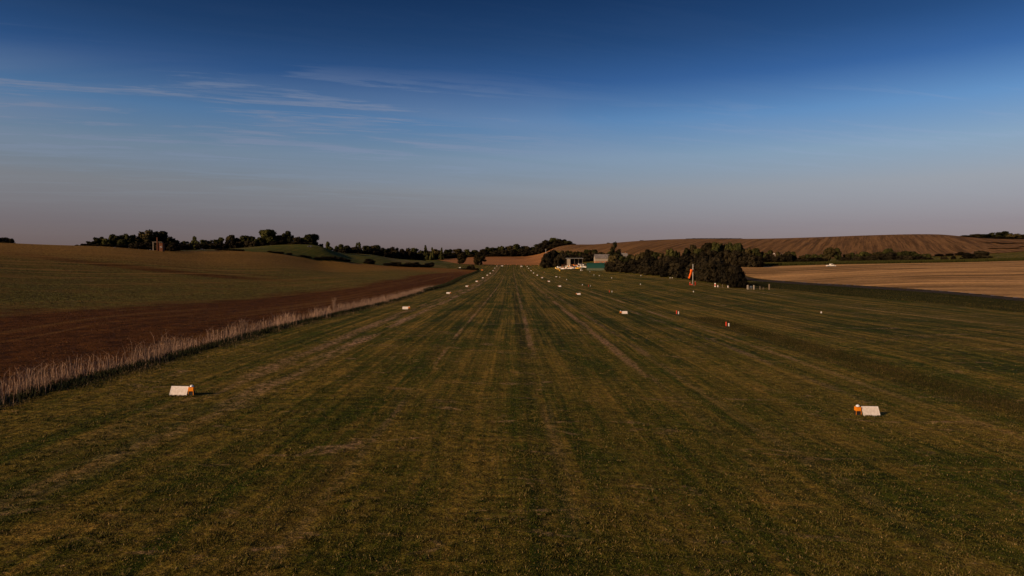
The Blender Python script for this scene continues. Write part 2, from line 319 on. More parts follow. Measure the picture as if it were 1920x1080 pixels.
def f_brick(g):
    b = g.n('ShaderNodeTexBrick'); p = opos(g); x, y, z = g.xyz(p); g.put(b.inputs['Vector'], g.comb(g.m('ADD', x, y), z, 0)); b.inputs['Scale'].default_value = 3
    b.inputs['Color1'].default_value = (.42, .17, .075, 1); b.inputs['Color2'].default_value = (.30, .11, .05, 1); b.inputs['Mortar'].default_value = (.35, .27, .2, 1); return b.outputs[0]
M_BRICK = mat('brick', f_brick, .9); M_OLDBRICK = paint('old_dark_brick', (.15, .06, .03), .9, .3, 3); M_DARK = paint('dark_interior', (.03, .026, .024), .9); M_GLASS = mat('window_glass', lambda g: (.03, .035, .04), .08, spec=.7)
M_TIMBER = paint('weathered_timber', (.26, .20, .14), .9, .3, 3); M_CARW = paint('white_car_paint', (.80, .77, .70), .25, .03, 2, spec=.5); M_CARD = paint('dark_car_paint', (.015, .02, .03), .25, .03, 2, spec=.5)
M_CARR = paint('red_lorry_paint', (.55, .04, .025), .4); M_TYRE = paint('tyre_rubber', (.02, .02, .02), .9); M_YEL = paint('yellow_paint', (.85, .48, .04), .35); M_ORP = paint('orange_paint', (.80, .26, .05), .35)
M_BLUEG = paint('blue_grey_sheet', (.10, .13, .17), .7)

# ------------------------------------------------------------------ ground sheets
def lin(pts, n):
    """resample a plan polyline smoothly"""
    pts = np.array(pts, float); t = np.concatenate([[0], np.cumsum(np.hypot(*(np.diff(pts, axis=0).T)))]); t /= t[-1]
    q = np.linspace(0, 1, n); return np.stack([np.interp(q, t, pts[:,0]), np.interp(q, t, pts[:,1])], -1)
def loft(name, curves, mt, nu, nv, off=(.04, .0005), label=None):
    cs = [lin(c, nu) for c in curves]; t = np.linspace(0, len(cs)-1, nv); rows = []
    for q in t:
        i = min(int(q), len(cs)-2); f = q-i; rows.append(cs[i]*(1-f)+cs[i+1]*f)
    A = np.array(rows); X = A[...,0]; Y = A[...,1]; Z = H(X, Y)+off[0]+off[1]*np.hypot(X, Y)
    me = np_mesh(name, np.stack([X, Y, Z], -1).reshape(-1, 3), grid_faces(nv, nu))
    U, Vv = np.meshgrid(np.linspace(0, 1, nu), np.linspace(0, 1, nv)); uvv = np.stack([U, Vv], -1).reshape(-1, 2)
    lay = me.uv_layers.new(name='UVMap'); li = np.empty(len(me.loops), np.int32); me.loops.foreach_get('vertex_index', li); lay.data.foreach_set('uv', uvv[li].astype(np.float32).ravel())
    if me.polygons[0].normal.z < 0: me.flip_normals()
    o = link(name, me, mt, None, True); o['kind'] = 'structure'
    poly = np.concatenate([cs[0], cs[-1][::-1]]); return o, poly, (X, Y, Z)
def xy(px, py, Y): v = P(px, py, Y); return (v.x, v.y)
EDGE = [(-34, -60), (-33, 0), (-32.5, 49), (-33.5, 93), (-33, 125), (-32.5, 158), (-34, 285), (-34.5, 365), (-38, 480), (-40, 592), (-39, 765)]
CREST = [(-420, -60), (-420, 120), xy(-150, 450, 350), xy(0, 456, 372), xy(100, 460, 395), xy(200, 463.5, 424), xy(300, 467, 470), xy(400, 471, 525), xy(500, 480, 575), xy(600, 490, 622), xy(700, 497, 682), xy(800, 502.5, 742), (-41, 772)]
# matching parameters: both curves run from behind the camera to the far corner
e_pts = lin(EDGE, 400); c_pts = lin(CREST, 400)
fld, poly_f, _ = loft('ploughed_field', [e_pts, c_pts], M_FIELD, 420, 220)
ROAD_C = [(175, -20), (160, 60), (151, 120), (143, 189), (137, 240), (131, 300), (130, 380), (134, 470)]
rc = lin(ROAD_C, 200); roadL = rc+np.array([-4.6, 0]); roadR = rc+np.array([3.6, 0])
road, poly_r, _ = loft('road', [roadL, roadR], M_ROAD, 200, 7, (.07, .0002))
stubN = rc+np.array([5.0, 0])
stubF = [(560, -20), (520, 120), xy(2300, 484, 420), xy(1900, 490, 458), xy(1720, 494, 470), xy(1560, 497, 482), xy(1400, 500, 512), (150, 520)]
stub, poly_s, _ = loft('stubble_field', [stubN, lin(stubF, 200)], M_STUB, 260, 160, (.05, .0005))
hillN = [xy(2600, 470, 700), xy(1900, 478, 700), xy(1800, 478, 700), xy(1600, 482, 700), xy(1400, 484, 720), xy(1200, 484, 760), xy(1100, 480, 900), xy(1036, 471, 1180)]
hillF = [xy(2600, 420, 1300), xy(1900, 449, 1400), xy(1800, 440, 1400), xy(1600, 440, 1400), xy(1400, 448, 1420), xy(1200, 450, 1420), xy(1100, 459, 1420), xy(1040, 466, 1340)]
hill, poly_h, _ = loft('hill', [hillN, hillF], M_HILL, 240, 150, (.1, .0003))
wheat, poly_w, _ = loft('wheat_field', [[xy(862, 496, 1010), xy(905, 497, 1012), xy(960, 497, 1014), xy(1028, 498, 1014)], [xy(800, 484, 1420), xy(880, 484, 1420), xy(960, 483, 1420), xy(1050, 484, 1420)]], M_WHEAT, 60, 60, (.05, .0003))
def inside(pts, poly):
    x, y = pts[:,0], pts[:,1]; r = np.zeros(len(x), bool); j = len(poly)-1
    for i in range(len(poly)):
        xi, yi = poly[i]; xj, yj = poly[j]
        with np.errstate(divide='ignore', invalid='ignore'): r ^= ((yi > y) != (yj > y)) & (x < (xj-xi)*(y-yi)/(yj-yi)+xi)
        j = i
    return r
# base ground: one sheet out to the horizon, finer near the viewer
angs = np.concatenate([np.linspace(-180, -62, 50)[:-1], np.linspace(-62, 62, 500), np.linspace(62, 180, 50)[1:]])*math.pi/180
rad = np.concatenate([[.01, 4, 8], 12*1.0125**np.arange(0, 450), [4500, 7000, 12000]])
AA, RR = np.meshgrid(angs, rad); X = np.sin(AA)*RR; Y = np.cos(AA)*RR; Z = H(X, Y)
Z = np.where(RR > 3600, -5, Z)
Fg = grid_faces(len(rad), len(angs)); V = np.stack([X, Y, Z], -1).reshape(-1, 3)
ins = np.zeros(len(V), bool)
keep = np.ones(len(Fg), bool)
for po in (poly_f, poly_s, poly_h, poly_w):
    i_ = inside(V[:,:2], po); keep &= ~i_[Fg].all(1)
gm_ = np_mesh('ground', V, Fg[keep])
if gm_.polygons[0].normal.z < 0: gm_.flip_normals()
ground = link('ground', gm_, M_TURF, None, True); ground['kind'] = 'structure'

# ------------------------------------------------------------------ blades (uncountable grass)
def blades(name, X, Y, h, wd, lean, mt, label, cat='grass', seg=False):
    n = len(X); Z = H(X, Y)-.02; a = RNG.uniform(0, 2*np.pi, n); h = np.broadcast_to(h, n); wd = np.broadcast_to(wd, n)
    dx = np.cos(a)*wd/2; dy = np.sin(a)*wd/2; la = RNG.uniform(0, 2*np.pi, n); ll = h*lean*RNG.uniform(.2, 1, n)
    b = np.stack([X, Y, Z], -1); d = np.stack([dx, dy, 0*dx], -1); t = b+np.stack([np.cos(la)*ll, np.sin(la)*ll, h], -1)
    if seg:     # stem that rises, then bends over
        m_ = b+np.stack([np.cos(la)*ll*.25, np.sin(la)*ll*.25, h*.62], -1); la2 = la+RNG.normal(0, .8, n); t = m_+np.stack([np.cos(la2)*ll, np.sin(la2)*ll, h*.38*RNG.uniform(-.2, 1, n)], -1)
        V = np.stack([b-d*.6, b+d*.6, m_+d*.7, b-d*.6, m_+d*.7, m_-d*.7, m_-d*.8, m_+d*.8, t], 1).reshape(-1, 3); Fc = np.arange(9*n).reshape(-1, 3)
    else: V = np.stack([b-d, b+d, t], 1).reshape(-1, 3); Fc = np.arange(3*n).reshape(-1, 3)
    o = link(name, np_mesh(name, V, Fc), mt); tag(o, label, cat, None, 'stuff'); return o
# short turf close to the viewer
n = 330000; r = np.sqrt(RNG.uniform(15**2, 62**2, n*2)); 
r = 14+(RNG.uniform(0, 1, n)**1.25)*62; a = RNG.uniform(-.72, .72, n); X = np.sin(a)*r; Y = np.cos(a)*r
ok = (X > -31.5); X = X[ok]; Y = Y[ok]
blades('grass', X, Y, RNG.uniform(.03, .085, len(X)), .022+.0004*r[ok], .9, M_BLADE, 'short mown grass of the airstrip close to the viewer')
nc = 5200; r_ = 15+(RNG.uniform(0, 1, nc)**1.1)*85; a_ = RNG.uniform(-.72, .72, nc); cx_ = np.sin(a_)*r_; cy_ = np.cos(a_)*r_; k_ = 34
X = np.repeat(cx_, k_)+RNG.normal(0, 1, nc*k_)*np.repeat(RNG.uniform(.05, .26, nc), k_); Y = np.repeat(cy_, k_)+RNG.normal(0, 1, nc*k_)*np.repeat(RNG.uniform(.04, .16, nc), k_)
ok = X > -31; hh_ = np.repeat(RNG.uniform(.06, .17, nc), k_)*RNG.uniform(.5, 1.1, nc*k_)
ex, ey, eh = [], [], []
for k in range(4):
    for sgn, m_ in ((-1, ML[k]), (1, MR[k])):
        bx = P(*m_, MK[k]).x; nn = 900; qx = RNG.uniform(-1.0, 1.0, nn)-sgn*.25; qy = np.where(RNG.uniform(0, 1, nn) < .7, RNG.normal(-.06, .07, nn), RNG.normal(.5, .35, nn)); ex.append(bx+qx); ey.append(MK[k]+qy); eh.append(RNG.uniform(.05, .16, nn))
X = np.concatenate([X[ok]]+ex); Y = np.concatenate([Y[ok]]+ey); hh_ = np.concatenate([hh_[ok]]+eh); ok = np.ones(len(X), bool)
blades('grass_tufts', X[ok], Y[ok], hh_[ok], .026+.0004*np.hypot(X, Y)[ok], 1.1, blademat('tuft_blades', (.030, .042, .006), (.085, .075, .014), (.30, .205, .085)), 'ragged tufts and dead clumps scattered over the mown airstrip', 'grass')
# unmown ridge on the right
n = 26000; Y = RNG.uniform(38, 125, n); X = 33.8+RNG.normal(0, 1, n)*.9+(Y-80)*.01+RNG.uniform(-1.6, 1.6, n)
blades('unmown_grass', X, Y, RNG.uniform(.08, .30, n), .05, .6, M_RIDGE, 'strip of longer unmown grass right of the runway')
# rough verge before the road
n = 60000; Y = RNG.uniform(60, 340, n); t = RNG.uniform(0, 1, n); xr = np.interp(Y, rc[:,1], rc[:,0]); X = xr-5.5-t**1.4*np.clip((xr-98), 8, 38)*.8
blades('verge_grass', X, Y, RNG.uniform(.25, .8, n), .10, .6, M_ROUGH, 'dark rough grass on the bank beside the road')
# dry stems along the field edge: clumpy
def edge_x(Y): return np.interp(Y, [p[1] for p in EDGE], [p[0] for p in EDGE])
n = 62000; Y = 20+RNG.uniform(0, 1, n)**1.25*390; cl = .5+.5*np.sin(Y*.9+2*np.sin(Y*.31))*np.sin(Y*.23+1); X = edge_x(Y)+RNG.normal(-.6, .8, n)+.5*np.sin(Y*.35)+.35*np.sin(Y*1.3)
hh = (.25+RNG.uniform(0, 1, n)**3.2*(1.2+1.3*cl))*np.clip((400-Y)/190, .2, 1); k = RNG.uniform(0, 1, n) < (.25+.75*cl)*np.clip((420-Y)/150, .15, 1)
blades('dry_grass', X[k], Y[k], hh[k], .018+.0002*Y[k], .55, M_DRY, 'tall pale dry grass and stalks along the ploughed field edge', 'dry grass', True)
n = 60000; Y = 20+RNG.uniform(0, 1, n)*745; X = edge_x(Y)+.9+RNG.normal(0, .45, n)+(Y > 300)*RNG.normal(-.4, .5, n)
blades('shade_growth', X, Y, RNG.uniform(.15, .62, n)*(1+(Y > 250)*.9), .09+.0003*Y, .6, M_SHADE_GROWTH, 'dark low growth standing partly for shade at the foot of the dry grass', 'shade_growth')  # dark low growth; its strip and tone partly stand in for cast shade
# maize strip
A = np.array([xy(2300, 484, 421), xy(1900, 490, 460), xy(1720, 494, 472), xy(1560, 497, 484), xy(1400, 500, 514), (150, 522)]); Am = lin(A, 400)
n = 60000; t = RNG.uniform(0, 399, n); i = t.astype(int); base = Am[i]; X = base[:,0]+RNG.uniform(-1, 1, n); Y = base[:,1]+RNG.uniform(0, 45, n)
blades('maize_crop', X, Y, RNG.uniform(1.5, 2.5, n), .32, .25, M_MAIZE, 'green strip of standing maize behind the stubble field', 'maize')
# sprouting crop rows give relief to the left field
n = 150000; t = RNG.uniform(.1, .75, n); s = RNG.uniform(.18, .62, n); i = (t*399).astype(int); X = e_pts[i,0]*(1-s)+c_pts[i,0]*s; Y = e_pts[i,1]*(1-s)+c_pts[i,1]*s
k = (Y > 60) & (np.abs(X) < Y*.9) & (np.sin(X*.05)+np.sin(Y*.043+1)+RNG.normal(0, .7, n) > -.6); X = X[k]; Y = Y[k]
blades('sprouting_crop', X, Y, RNG.uniform(.16, .42, len(X)), .36, .9, blademat('brassica', (.022, .026, .008), (.085, .090, .024), (.24, .20, .085)), 'low green crop sprouting in the brown field', 'crop')

n = 60000; t = RNG.uniform(.08, .8, n); sq = RNG.uniform(.004, .19, n); i = (t*399).astype(int); X = e_pts[i,0]*(1-sq)+c_pts[i,0]*sq+RNG.normal(0, .6, n); Y = e_pts[i,1]*(1-sq)+c_pts[i,1]*sq
blades('field_litter', X, Y, RNG.uniform(.06, .28, n), .26, 1.6, blademat('clods_and_straw', (.022, .009, .004), (.09, .036, .012), (.30, .18, .08)), 'clods and straw bits on the brown ploughed strip', 'field litter')
n = 30000; Y = 20+RNG.uniform(0, 1, n)**1.3*200; X = edge_x(Y)+1.3+RNG.exponential(.8, n); k = np.sin(Y*.8+X)+np.sin(Y*.27)+RNG.normal(0, .8, n) > .1
blades('verge_tussocks', X[k], Y[k], RNG.uniform(.05, .32, k.sum()), .04+.0004*Y[k], 1.0, blademat('tussock', (.030, .034, .008), (.10, .075, .026), (.34, .23, .14)), 'longer mixed grass between the dry stems and the mown airstrip', 'grass')
# ------------------------------------------------------------------ trees
def crown_mesh(name, seed, kind):
    rg = np.random.default_rng(seed); lumps = []
    if kind == 'broad':
        for k in range(26):
            a = rg.uniform(0, 2*np.pi); zz = rg.uniform(.20, .88); rr = .36*np.sqrt(max(0.05, 1-((zz-.52)/.46)**2))*rg.uniform(.35, 1.0)
            lumps.append((rr*np.cos(a), rr*np.sin(a), zz, rg.uniform(.10, .19)))
        nl, ls = 2100, .050
    elif kind == 'bush':
        for k in range(24):
            a = rg.uniform(0, 2*np.pi); zz = rg.uniform(.06, .80); rr = .40*np.sqrt(max(.1, 1-(zz/.95)**2))*rg.uniform(.3, 1)
            lumps.append((rr*np.cos(a), rr*np.sin(a), zz, rg.uniform(.10, .20)))
        nl, ls = 1900, .052
    elif kind == 'poplar':
        for k in range(26):
            a = rg.uniform(0, 2*np.pi); zz = rg.uniform(.08, .92); rr = .30*(1-max(0,zz-.5)*1.1)*rg.uniform(.3, 1)+.02
            lumps.append((rr*np.cos(a), rr*np.sin(a), zz, rg.uniform(.08, .14)*(1.3-zz*.6)*1.3))
        nl, ls = 1700, .045
    else:
        for k in range(30):
            a = rg.uniform(0, 2*np.pi); zz = rg.uniform(.08, .92); rr = .46*(1-zz)*rg.uniform(.5, 1)
            lumps.append((rr*np.cos(a), rr*np.sin(a), zz, .07+.12*(1-zz)))
        nl, ls = 1500, .045
    L = np.array(lumps); pr = L[:,3]**2; idx = rg.choice(len(L), nl, p=pr/pr.sum())
    d = rg.normal(0, 1, (nl, 3)); d /= np.linalg.norm(d, axis=1)[:,None]
    c = L[idx,:3]+d*L[idx,3:4]*rg.uniform(.72, 1.12, (nl, 1)); c[:,2] = np.clip(c[:,2], .01, 1.0)
    nrm = d+rg.normal(0, .45, (nl, 3)); nrm /= np.linalg.norm(nrm, axis=1)[:,None]
    t = np.cross(nrm, rg.normal(0, 1, (nl, 3))); t /= np.linalg.norm(t, axis=1)[:,None]; b = np.cross(nrm, t)
    s = ls*rg.uniform(.6, 1.35, (nl, 1)); V = np.stack([c-t*s, c-b*s*.7, c+t*s, c+b*s*.7], 1).reshape(-1, 3); Fq = list(np.arange(4*nl).reshape(-1, 4))
    # dense inner mass keeps the middle closed, edges stay open
    V = list(V); Fc = [list(f) for f in Fq]
    for lx, ly, lz, lr in L:
        bm = NB(); bmesh.ops.create_icosphere(bm, subdivisions=1, radius=lr*.80, matrix=Matrix.Translation((lx, ly, lz)))
        o = len(V); V += [np.array(v.co)*1.0+rg.normal(0, lr*.10, 3) for v in bm.verts]; Fc += [[o+v.index for v in f.verts]+[None] for f in bm.faces] if False else [[o+v.index for v in f.verts] for f in bm.faces]; bm.free()
    me = bpy.data.meshes.new(name); me.from_pydata([tuple(v) for v in V], [], [tuple(int(q) for q in f) for f in Fc]); me.update(); return me
def trunk_mesh(seed):
    rd = random.Random(seed); bm = NB(); tube(bm, (0,0,-.03), (.01,0,.3), .035, .024, 8)
    for k in range(6):
        a = k*1.05+rd.random(); tube(bm, (0,0,.15+.03*k), (.22*math.cos(a), .22*math.sin(a), .42+.05*k), .016, .006, 6)
    tube(bm, (.01,0,.28), (0,.02,.7), .022, .007, 7); me = bpy.data.meshes.new('trunk'); bm.to_mesh(me); bm.free(); me.materials.append(M_BARK); return me
CR = {}
for kind, ns in (('broad', 6), ('bush', 4), ('poplar', 1), ('conifer', 2)):
    CR[kind] = [crown_mesh('crown', 100+i+len(kind)*17, kind) for i in range(ns)]
for kd, l in CR.items():
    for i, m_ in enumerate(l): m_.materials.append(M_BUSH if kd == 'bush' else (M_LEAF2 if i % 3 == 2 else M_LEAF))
TR = [trunk_mesh(i) for i in range(3)]
PROT = {}
def plant(name, kind, px, top, wpx, Y, label, group=None, cat='tree', minh=1.0, X=None, wmul=1.0):
    Xp = P(px, 500, Y).x if X is None else X
    zb = hz(Xp, Y); h = max(minh, P(px, top, Y).z-zb); wd = wpx*Y/F*1.35*wmul
    v = random.randrange(len(CR[kind])); key = (name, kind, v)
    if kind == 'bush':
        o = bpy.data.objects.new(name, CR[kind][v]); C.objects.link(o); o.location = (Xp, Y, zb-.05); o.scale = (wd, wd, h/.97); o.rotation_euler[2] = random.uniform(0, 6.28)
        return tag(o, label, cat, group)
    if key not in PROT:
        r_ = empty(name, (0,0,0)); PROT[key] = r_
        c_ = bpy.data.objects.new('crown', CR[kind][v]); C.objects.link(c_); c_.parent = r_
        t_ = bpy.data.objects.new('trunk', TR[v % 3]); C.objects.link(t_); t_.parent = r_; r = r_
    else:
        s = PROT[key]; r = s.copy(); C.objects.link(r)
        for ch in list(s.children): c_ = ch.copy(); C.objects.link(c_); c_.parent = r
    r.location = (Xp, Y, zb-.05); r.scale = (wd, wd, h/.97); r.rotation_euler = (0, 0, random.uniform(0, 6.28))
    return tag(r, label, cat, group)
def row(items, Yf, name, kind, label, group, cat='tree', under=None, **k):
    """each item: bearing, top, width; the belt's distance is a function of bearing"""
    for px, top, w_ in items:
        Yv = Yf(px) if callable(Yf) else Yf
        plant(name, kind, px, top, w_, Yv+random.uniform(-4, 4), label, group, cat, **k)
        if under: 
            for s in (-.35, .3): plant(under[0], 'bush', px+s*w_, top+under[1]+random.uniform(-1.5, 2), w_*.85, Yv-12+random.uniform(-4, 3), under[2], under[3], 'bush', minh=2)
def ip(xs, ys): return lambda p: float(np.interp(p, xs, ys))
# left skyline
plant('broadleaf_tree', 'broad', 279, 431, 34, 492, 'tallest dark tree of the left clump, behind the brick building', None)
plant('broadleaf_tree', 'broad', 303, 434.5, 32, 498, 'broad dark tree just right of the tallest one in the left clump')
plant('broadleaf_tree', 'broad', 218, 440, 25, 478, 'rounded dark tree standing alone above the left field crest', )
plant('broadleaf_tree', 'broad', 187, 444.5, 17, 470, 'small round tree near the left end of the skyline clump')
plant('broadleaf_tree', 'broad', 243, 439, 20, 482, 'uneven topped tree between the rounded tree and the tallest tree')
row([(172,452,16),(201,447.5,13),(230,449,14),(258,446,20),(322,446,18)], ip([150,330],[455,500]), 'field_tree', 'broad', 'dark tree filling the clump on the crest of the left field', 'trees in the clump on the left field crest', under=('thicket_bush', 9, 'dark bush under the tree clump on the left field crest', 'bushes under the left clump'))
for p_ in [(255,456,14),(266,455,14),(277,454,14),(288,455,14),(299,454,14),(310,455,14),(321,457,12)]: plant('thicket_bush', 'bush', *p_, 472, 'dark bush at the foot of the tallest tree clump beside the brick building', 'bushes at the foot of the tallest clump', 'bush', minh=3)
row([(157,456.5,10),(146,459,8),(10,445,16),(-6,444,18),(22,447,10)], ip([0,160],[400,440]), 'crest_bush', 'bush', 'small dark bush on the left end of the skyline', 'small bushes at the left end of the skyline', 'bush')
row([(335,451,16),(350,452.5,16),(378,450,14),(388,451,18),(402,450,16)], ip([330,600],[560,735]), 'distant_tree', 'broad', 'low dark tree between the two high clumps of the skyline', 'low trees between the two skyline clumps', under=('thicket_bush', 6, 'dark bush below the low skyline trees', 'bushes below the low skyline trees'))
plant('conifer', 'conifer', 366, 441, 17, 600, 'pointed dark conifer rising above the low trees')
row([(414,446,15),(433,442,16),(447,447,14),(459,442,22),(470,443.5,16),(485,445.5,18),(496,447,16),(524,442,22),(549,447,16),(558,443.5,16),(569,446,14)], ip([400,600],[720,745]), 'wood_tree', 'broad', 'dark tree in the row along the top of the green meadow hill', 'trees along the top of the meadow hill', under=('thicket_bush', 9, 'dark bush under the trees on the meadow hill', 'bushes on top of the meadow hill'))
plant('broadleaf_tree', 'broad', 506, 431.5, 34, 735, 'high domed tree on top of the green meadow hill')
plant('broadleaf_tree', 'broad', 538, 434, 22, 742, 'tall tree beside the high domed tree on the meadow hill')
plant('broadleaf_tree', 'broad', 584, 439, 32, 748, 'wide round tree at the right end of the meadow hill row')
row([(603,457,8),(594,454,10)], 760, 'crest_bush', 'bush', 'small bush right of the wide round tree on the hill', 'bushes right of the wide round tree', 'bush')
plant('conifer', 'conifer', 615, 453, 15, 790, 'small pointed tree alone on the skyline right of the meadow trees')
row([(637,458.5,18),(652,461,18),(672,455,10),(664,462,16),(686,461,18),(700,462,18),(707,460,18),(722,465,18),(736,463,22),(750,466,16),(762,464.5,20),(780,466,22)], ip([630,700,780],[870,960,1120]), 'wood_tree', 'broad', 'dark tree in the long wood sloping down behind the meadow', 'trees of the long wood behind the meadow', under=('thicket_bush', 7, 'dark bush in front of the long wood behind the meadow', 'bushes before the long wood behind the meadow'))
for q, l_ in (((798,460,11), 'taller pointed conifer in the wood left of the runway end'), ((810,462,9), 'second pointed conifer just right of the taller one'), ((828,464.5,9), 'short pointed conifer in the wood, nearest to the runway end')): plant('conifer', 'conifer', *q, 1240, l_)
row([(818,468,20),(800,469,18),(840,467.5,18),(858,467,18),(876,468,18),(892,469,16),(905,467.5,16),(917,463.5,17),(930,465,18),(940,461.5,16),(955,461.5,16),(972,458.5,24),(986,462,18),(1000,463.5,18)], ip([790,860,1000],[1260,1400,1440]), 'wood_tree', 'broad', 'dark tree in the wood behind the end of the runway', 'trees of the wood behind the runway end', under=('thicket_bush', 8, 'dark bush at the foot of the wood behind the runway end', 'bushes at the foot of the wood behind the runway end'))
row([(1008,458.5,20),(1018,455,18),(1024,450,22),(1036,446.5,26),(1050,448,26),(1061,452,24),(1070,456.5,16),(1030,456,20),(1044,455,20),(1015,465,18)], ip([1000,1070],[1440,1400]), 'hilltop_tree', 'broad', 'dark tree of the domed wood on the left shoulder of the brown hill', 'trees of the domed wood on the hill shoulder', under=('thicket_bush', 7, 'dark undergrowth bush in the domed wood on the hill shoulder', 'bushes of the domed wood'))
# lone trees near the far corner of the field
plant('lone_tree', 'broad', 866, 475, 17, 985, 'left of the two lone trees standing before the far wheat field')
plant('lone_tree', 'broad', 899, 479, 21, 960, 'right of the two lone trees, by the far corner of the ploughed field')
# bushes along the crest hedge of the left field
CB = [(412,469,14),(424,469,14),(437,470.5,14),(450,472,14),(508,474.5,12),(519,471.5,14),(527,476,12),(543,475,10),(567,479.5,15),(578,482.5,12),(596,481.5,14),(611,480.5,18),(627,480.5,18),(640,482,18),(651,486,14),(728,493,20),(742,491,19),(757,495,16),(766,492,16),(780,491.5,20),(793,496,14),(805,492,18)]
for p_ in CB: plant('hedge_bush', 'bush', p_[0], p_[1], p_[2], ip([400,500,600,700,800],[530,582,628,690,752])(p_[0]), 'dark rounded bush in the broken hedge along the top of the ploughed field', 'bushes of the broken hedge along the field crest', 'bush', minh=1.5)
plant('round_bush', 'bush', 691, 485, 19, 684, 'single round dark bush standing apart in the gap of the hedge', None, 'bush')
for p_ in [(862,503.6,10),(871,503.2,10),(880,503.4,10),(889,503,9),(894,502.4,8),(886,496.5,8),(879,498,8)]: plant('hedge_bush', 'bush', *p_, ip([860,895],[770,775])(p_[0]), 'low dark bush at the far corner of the ploughed field', 'low bushes at the far corner of the field', 'bush', minh=1.1)
# right: clump left of the hangar
for p_, l_ in (((1026,472,18), 'round bushy tree at the left end of the clump beside the open hangar'), ((1038,469,22), 'tallest bushy tree of the clump left of the open hangar'), ((1050,473,18), 'bushy tree of the clump nearest to the open hangar')): plant('bushy_tree', 'bush', *p_, 800, l_, None)
row([(1022,482,14),(1033,484,14),(1044,482,14),(1056,481,14)], 790, 'hedge_bush', 'bush', 'low dark bush in front of the clump beside the open hangar', 'low bushes of the clump beside the hangar', 'bush')
row([(1056,469.5,16),(1068,470.5,16),(1080,472,16),(1091,473,16),(1100,468.5,15),(1112,468.5,17),(1124,472,15),(1134,473.5,12),(1145,471.5,10)], 860, 'backdrop_tree', 'broad', 'dark tree in the belt behind the hangar and barn', 'trees in the belt behind the hangar and barn', under=('thicket_bush', 7, 'dark bush under the belt behind the hangar and barn', 'bushes behind the hangar and barn'))
plant('poplar', 'poplar', 1155, 453.5, 27, 610, 'tall narrow dark poplar rising above the hedge beside the barn')
row([(1150,479,20),(1164,481,18),(1180,478,20),(1193,476,20),(1205,474.5,18),(1217,469.5,17),(1232,474,18),(1244,473.5,15)], ip([1150,1245],[600,540]), 'hedgerow_tree', 'broad', 'dark tree in the hedge line between the poplar and the big wood', 'trees in the hedge line right of the poplar', under=('thicket_bush', 11, 'dark bush in the hedge line right of the poplar', 'bushes in the hedge line right of the poplar'))
row([(1256,467.5,18),(1268,471,16),(1285,466.5,16),(1298,461,19),(1311,467,18),(1325,457.5,22),(1341,455.5,22),(1357,458,20),(1371,456,24),(1386,457.5,22),(1401,464.5,24),(1415,466.5,20),(1424,471,13)], ip([1250,1430],[510,490]), 'wood_tree', 'broad', 'leafy tree in the big wood behind the windsock', 'trees of the big wood behind the windsock', under=('thicket_bush', 13, 'dark bush under the big wood behind the windsock', 'bushes under the big wood'))
fr = [(1142,493,16),(1152,490,18),(1165,492,18),(1178,494,18),(1192,495,18),(1206,496,18),(1218,498,18),(1229,499,17),(1242,501,15),(1253,492,22),(1268,490,24),(1285,487,26),(1302,490,28),(1320,491,30),(1340,488,30),(1357,491,32),(1374,496,30)]
for k, p_ in enumerate(fr): plant('thorn_bush', 'bush', *p_, ip([1140,1220,1300,1390],[596,440,330,272])(p_[0]), 'big dark thorn bush in the hedge beside the airfield grass', 'thorn bushes along the airfield side of the hedge', 'bush')
for p_ in [(1160,486,16),(1185,488,18),(1210,486,18),(1235,488,16),(1262,482,20),(1290,480,22),(1318,481,24),(1345,480,26)]: plant('inner_bush', 'bush', *p_, ip([1140,1220,1300,1390],[625,470,370,330])(p_[0]), 'dark bush in the second row of the hedge beside the airfield', 'bushes in the second row of the hedge', 'bush')
plant('thorn_bush', 'bush', 1384, 499, 24, 266, 'last thorn bush at the right end of the hedge, overhanging the fence', None, 'bush')
for p_ in [(1382,517,14),(1394,521,12),(1402,528,9),(1372,524,12)]: plant('low_bush', 'bush', *p_, 262, 'low bush at the foot of the last thorn bush', 'low bushes at the foot of the last thorn bush', 'bush')
# right: behind the maize
row([(1436,474,14),(1445,469.5,10),(1459,472.5,10),(1470,475,12),(1479,470.5,13),(1487,472,9),(1440,481,14),(1452,485,14),(1468,484,14),(1490,484,14),(1505,479,14),(1516,477,14),(1530,477,16),(1542,477,14),(1588,476,16),(1600,474,16),(1616,472.5,20),(1630,475,18),(1645,472.5,20),(1665,466.5,19),(1680,473,18),(1695,471,22),(1715,472,22),(1735,476,18)], ip([1430,1740],[620,590]), 'field_tree', 'broad', 'small dark tree in the hedge between the maize and the brown hill', 'trees in the hedge behind the maize', under=('thicket_bush', 7, 'dark bush in the hedge between maize and hill', 'bushes in the hedge behind the maize'))
plant('broadleaf_tree', 'broad', 1555, 465.5, 20, 600, 'tall dark tree in the hedge left of the twin, above the white pickup')
plant('broadleaf_tree', 'broad', 1571, 465.5, 13, 598, 'narrow dark tree right of the tall one above the white pickup')
row([(1770,481,10),(1788,480,8),(1815,474,20),(1840,470,24)], 620, 'crest_bush', 'bush', 'small bush on the brown slope near the right edge', 'small bushes on the brown slope at the right', 'bush')
row([(1812,441,18),(1828,439,20),(1846,439,22),(1866,436,24),(1880,434,24),(1900,438,24),(1920,440,24),(1940,440,24)], ip([1800,1940],[1120,1060]), 'hilltop_tree', 'broad', 'dark tree in the wood on the right end of the brown hill', 'trees of the wood at the right end of the hill', under=('thicket_bush', 10, 'dark bush under the wood at the right end of the hill', 'bushes of the wood at the right end of the hill'))
for p_ in [(1860,455,26),(1885,458,26),(1910,458,26),(1870,468,26),(1900,470,26),(1925,468,26)]: plant('slope_bush', 'bush', *p_, 760+(470-p_[1])*8, 'large dark bush on the slope below the right hilltop wood', 'bushes on the slope below the right wood', 'bush')
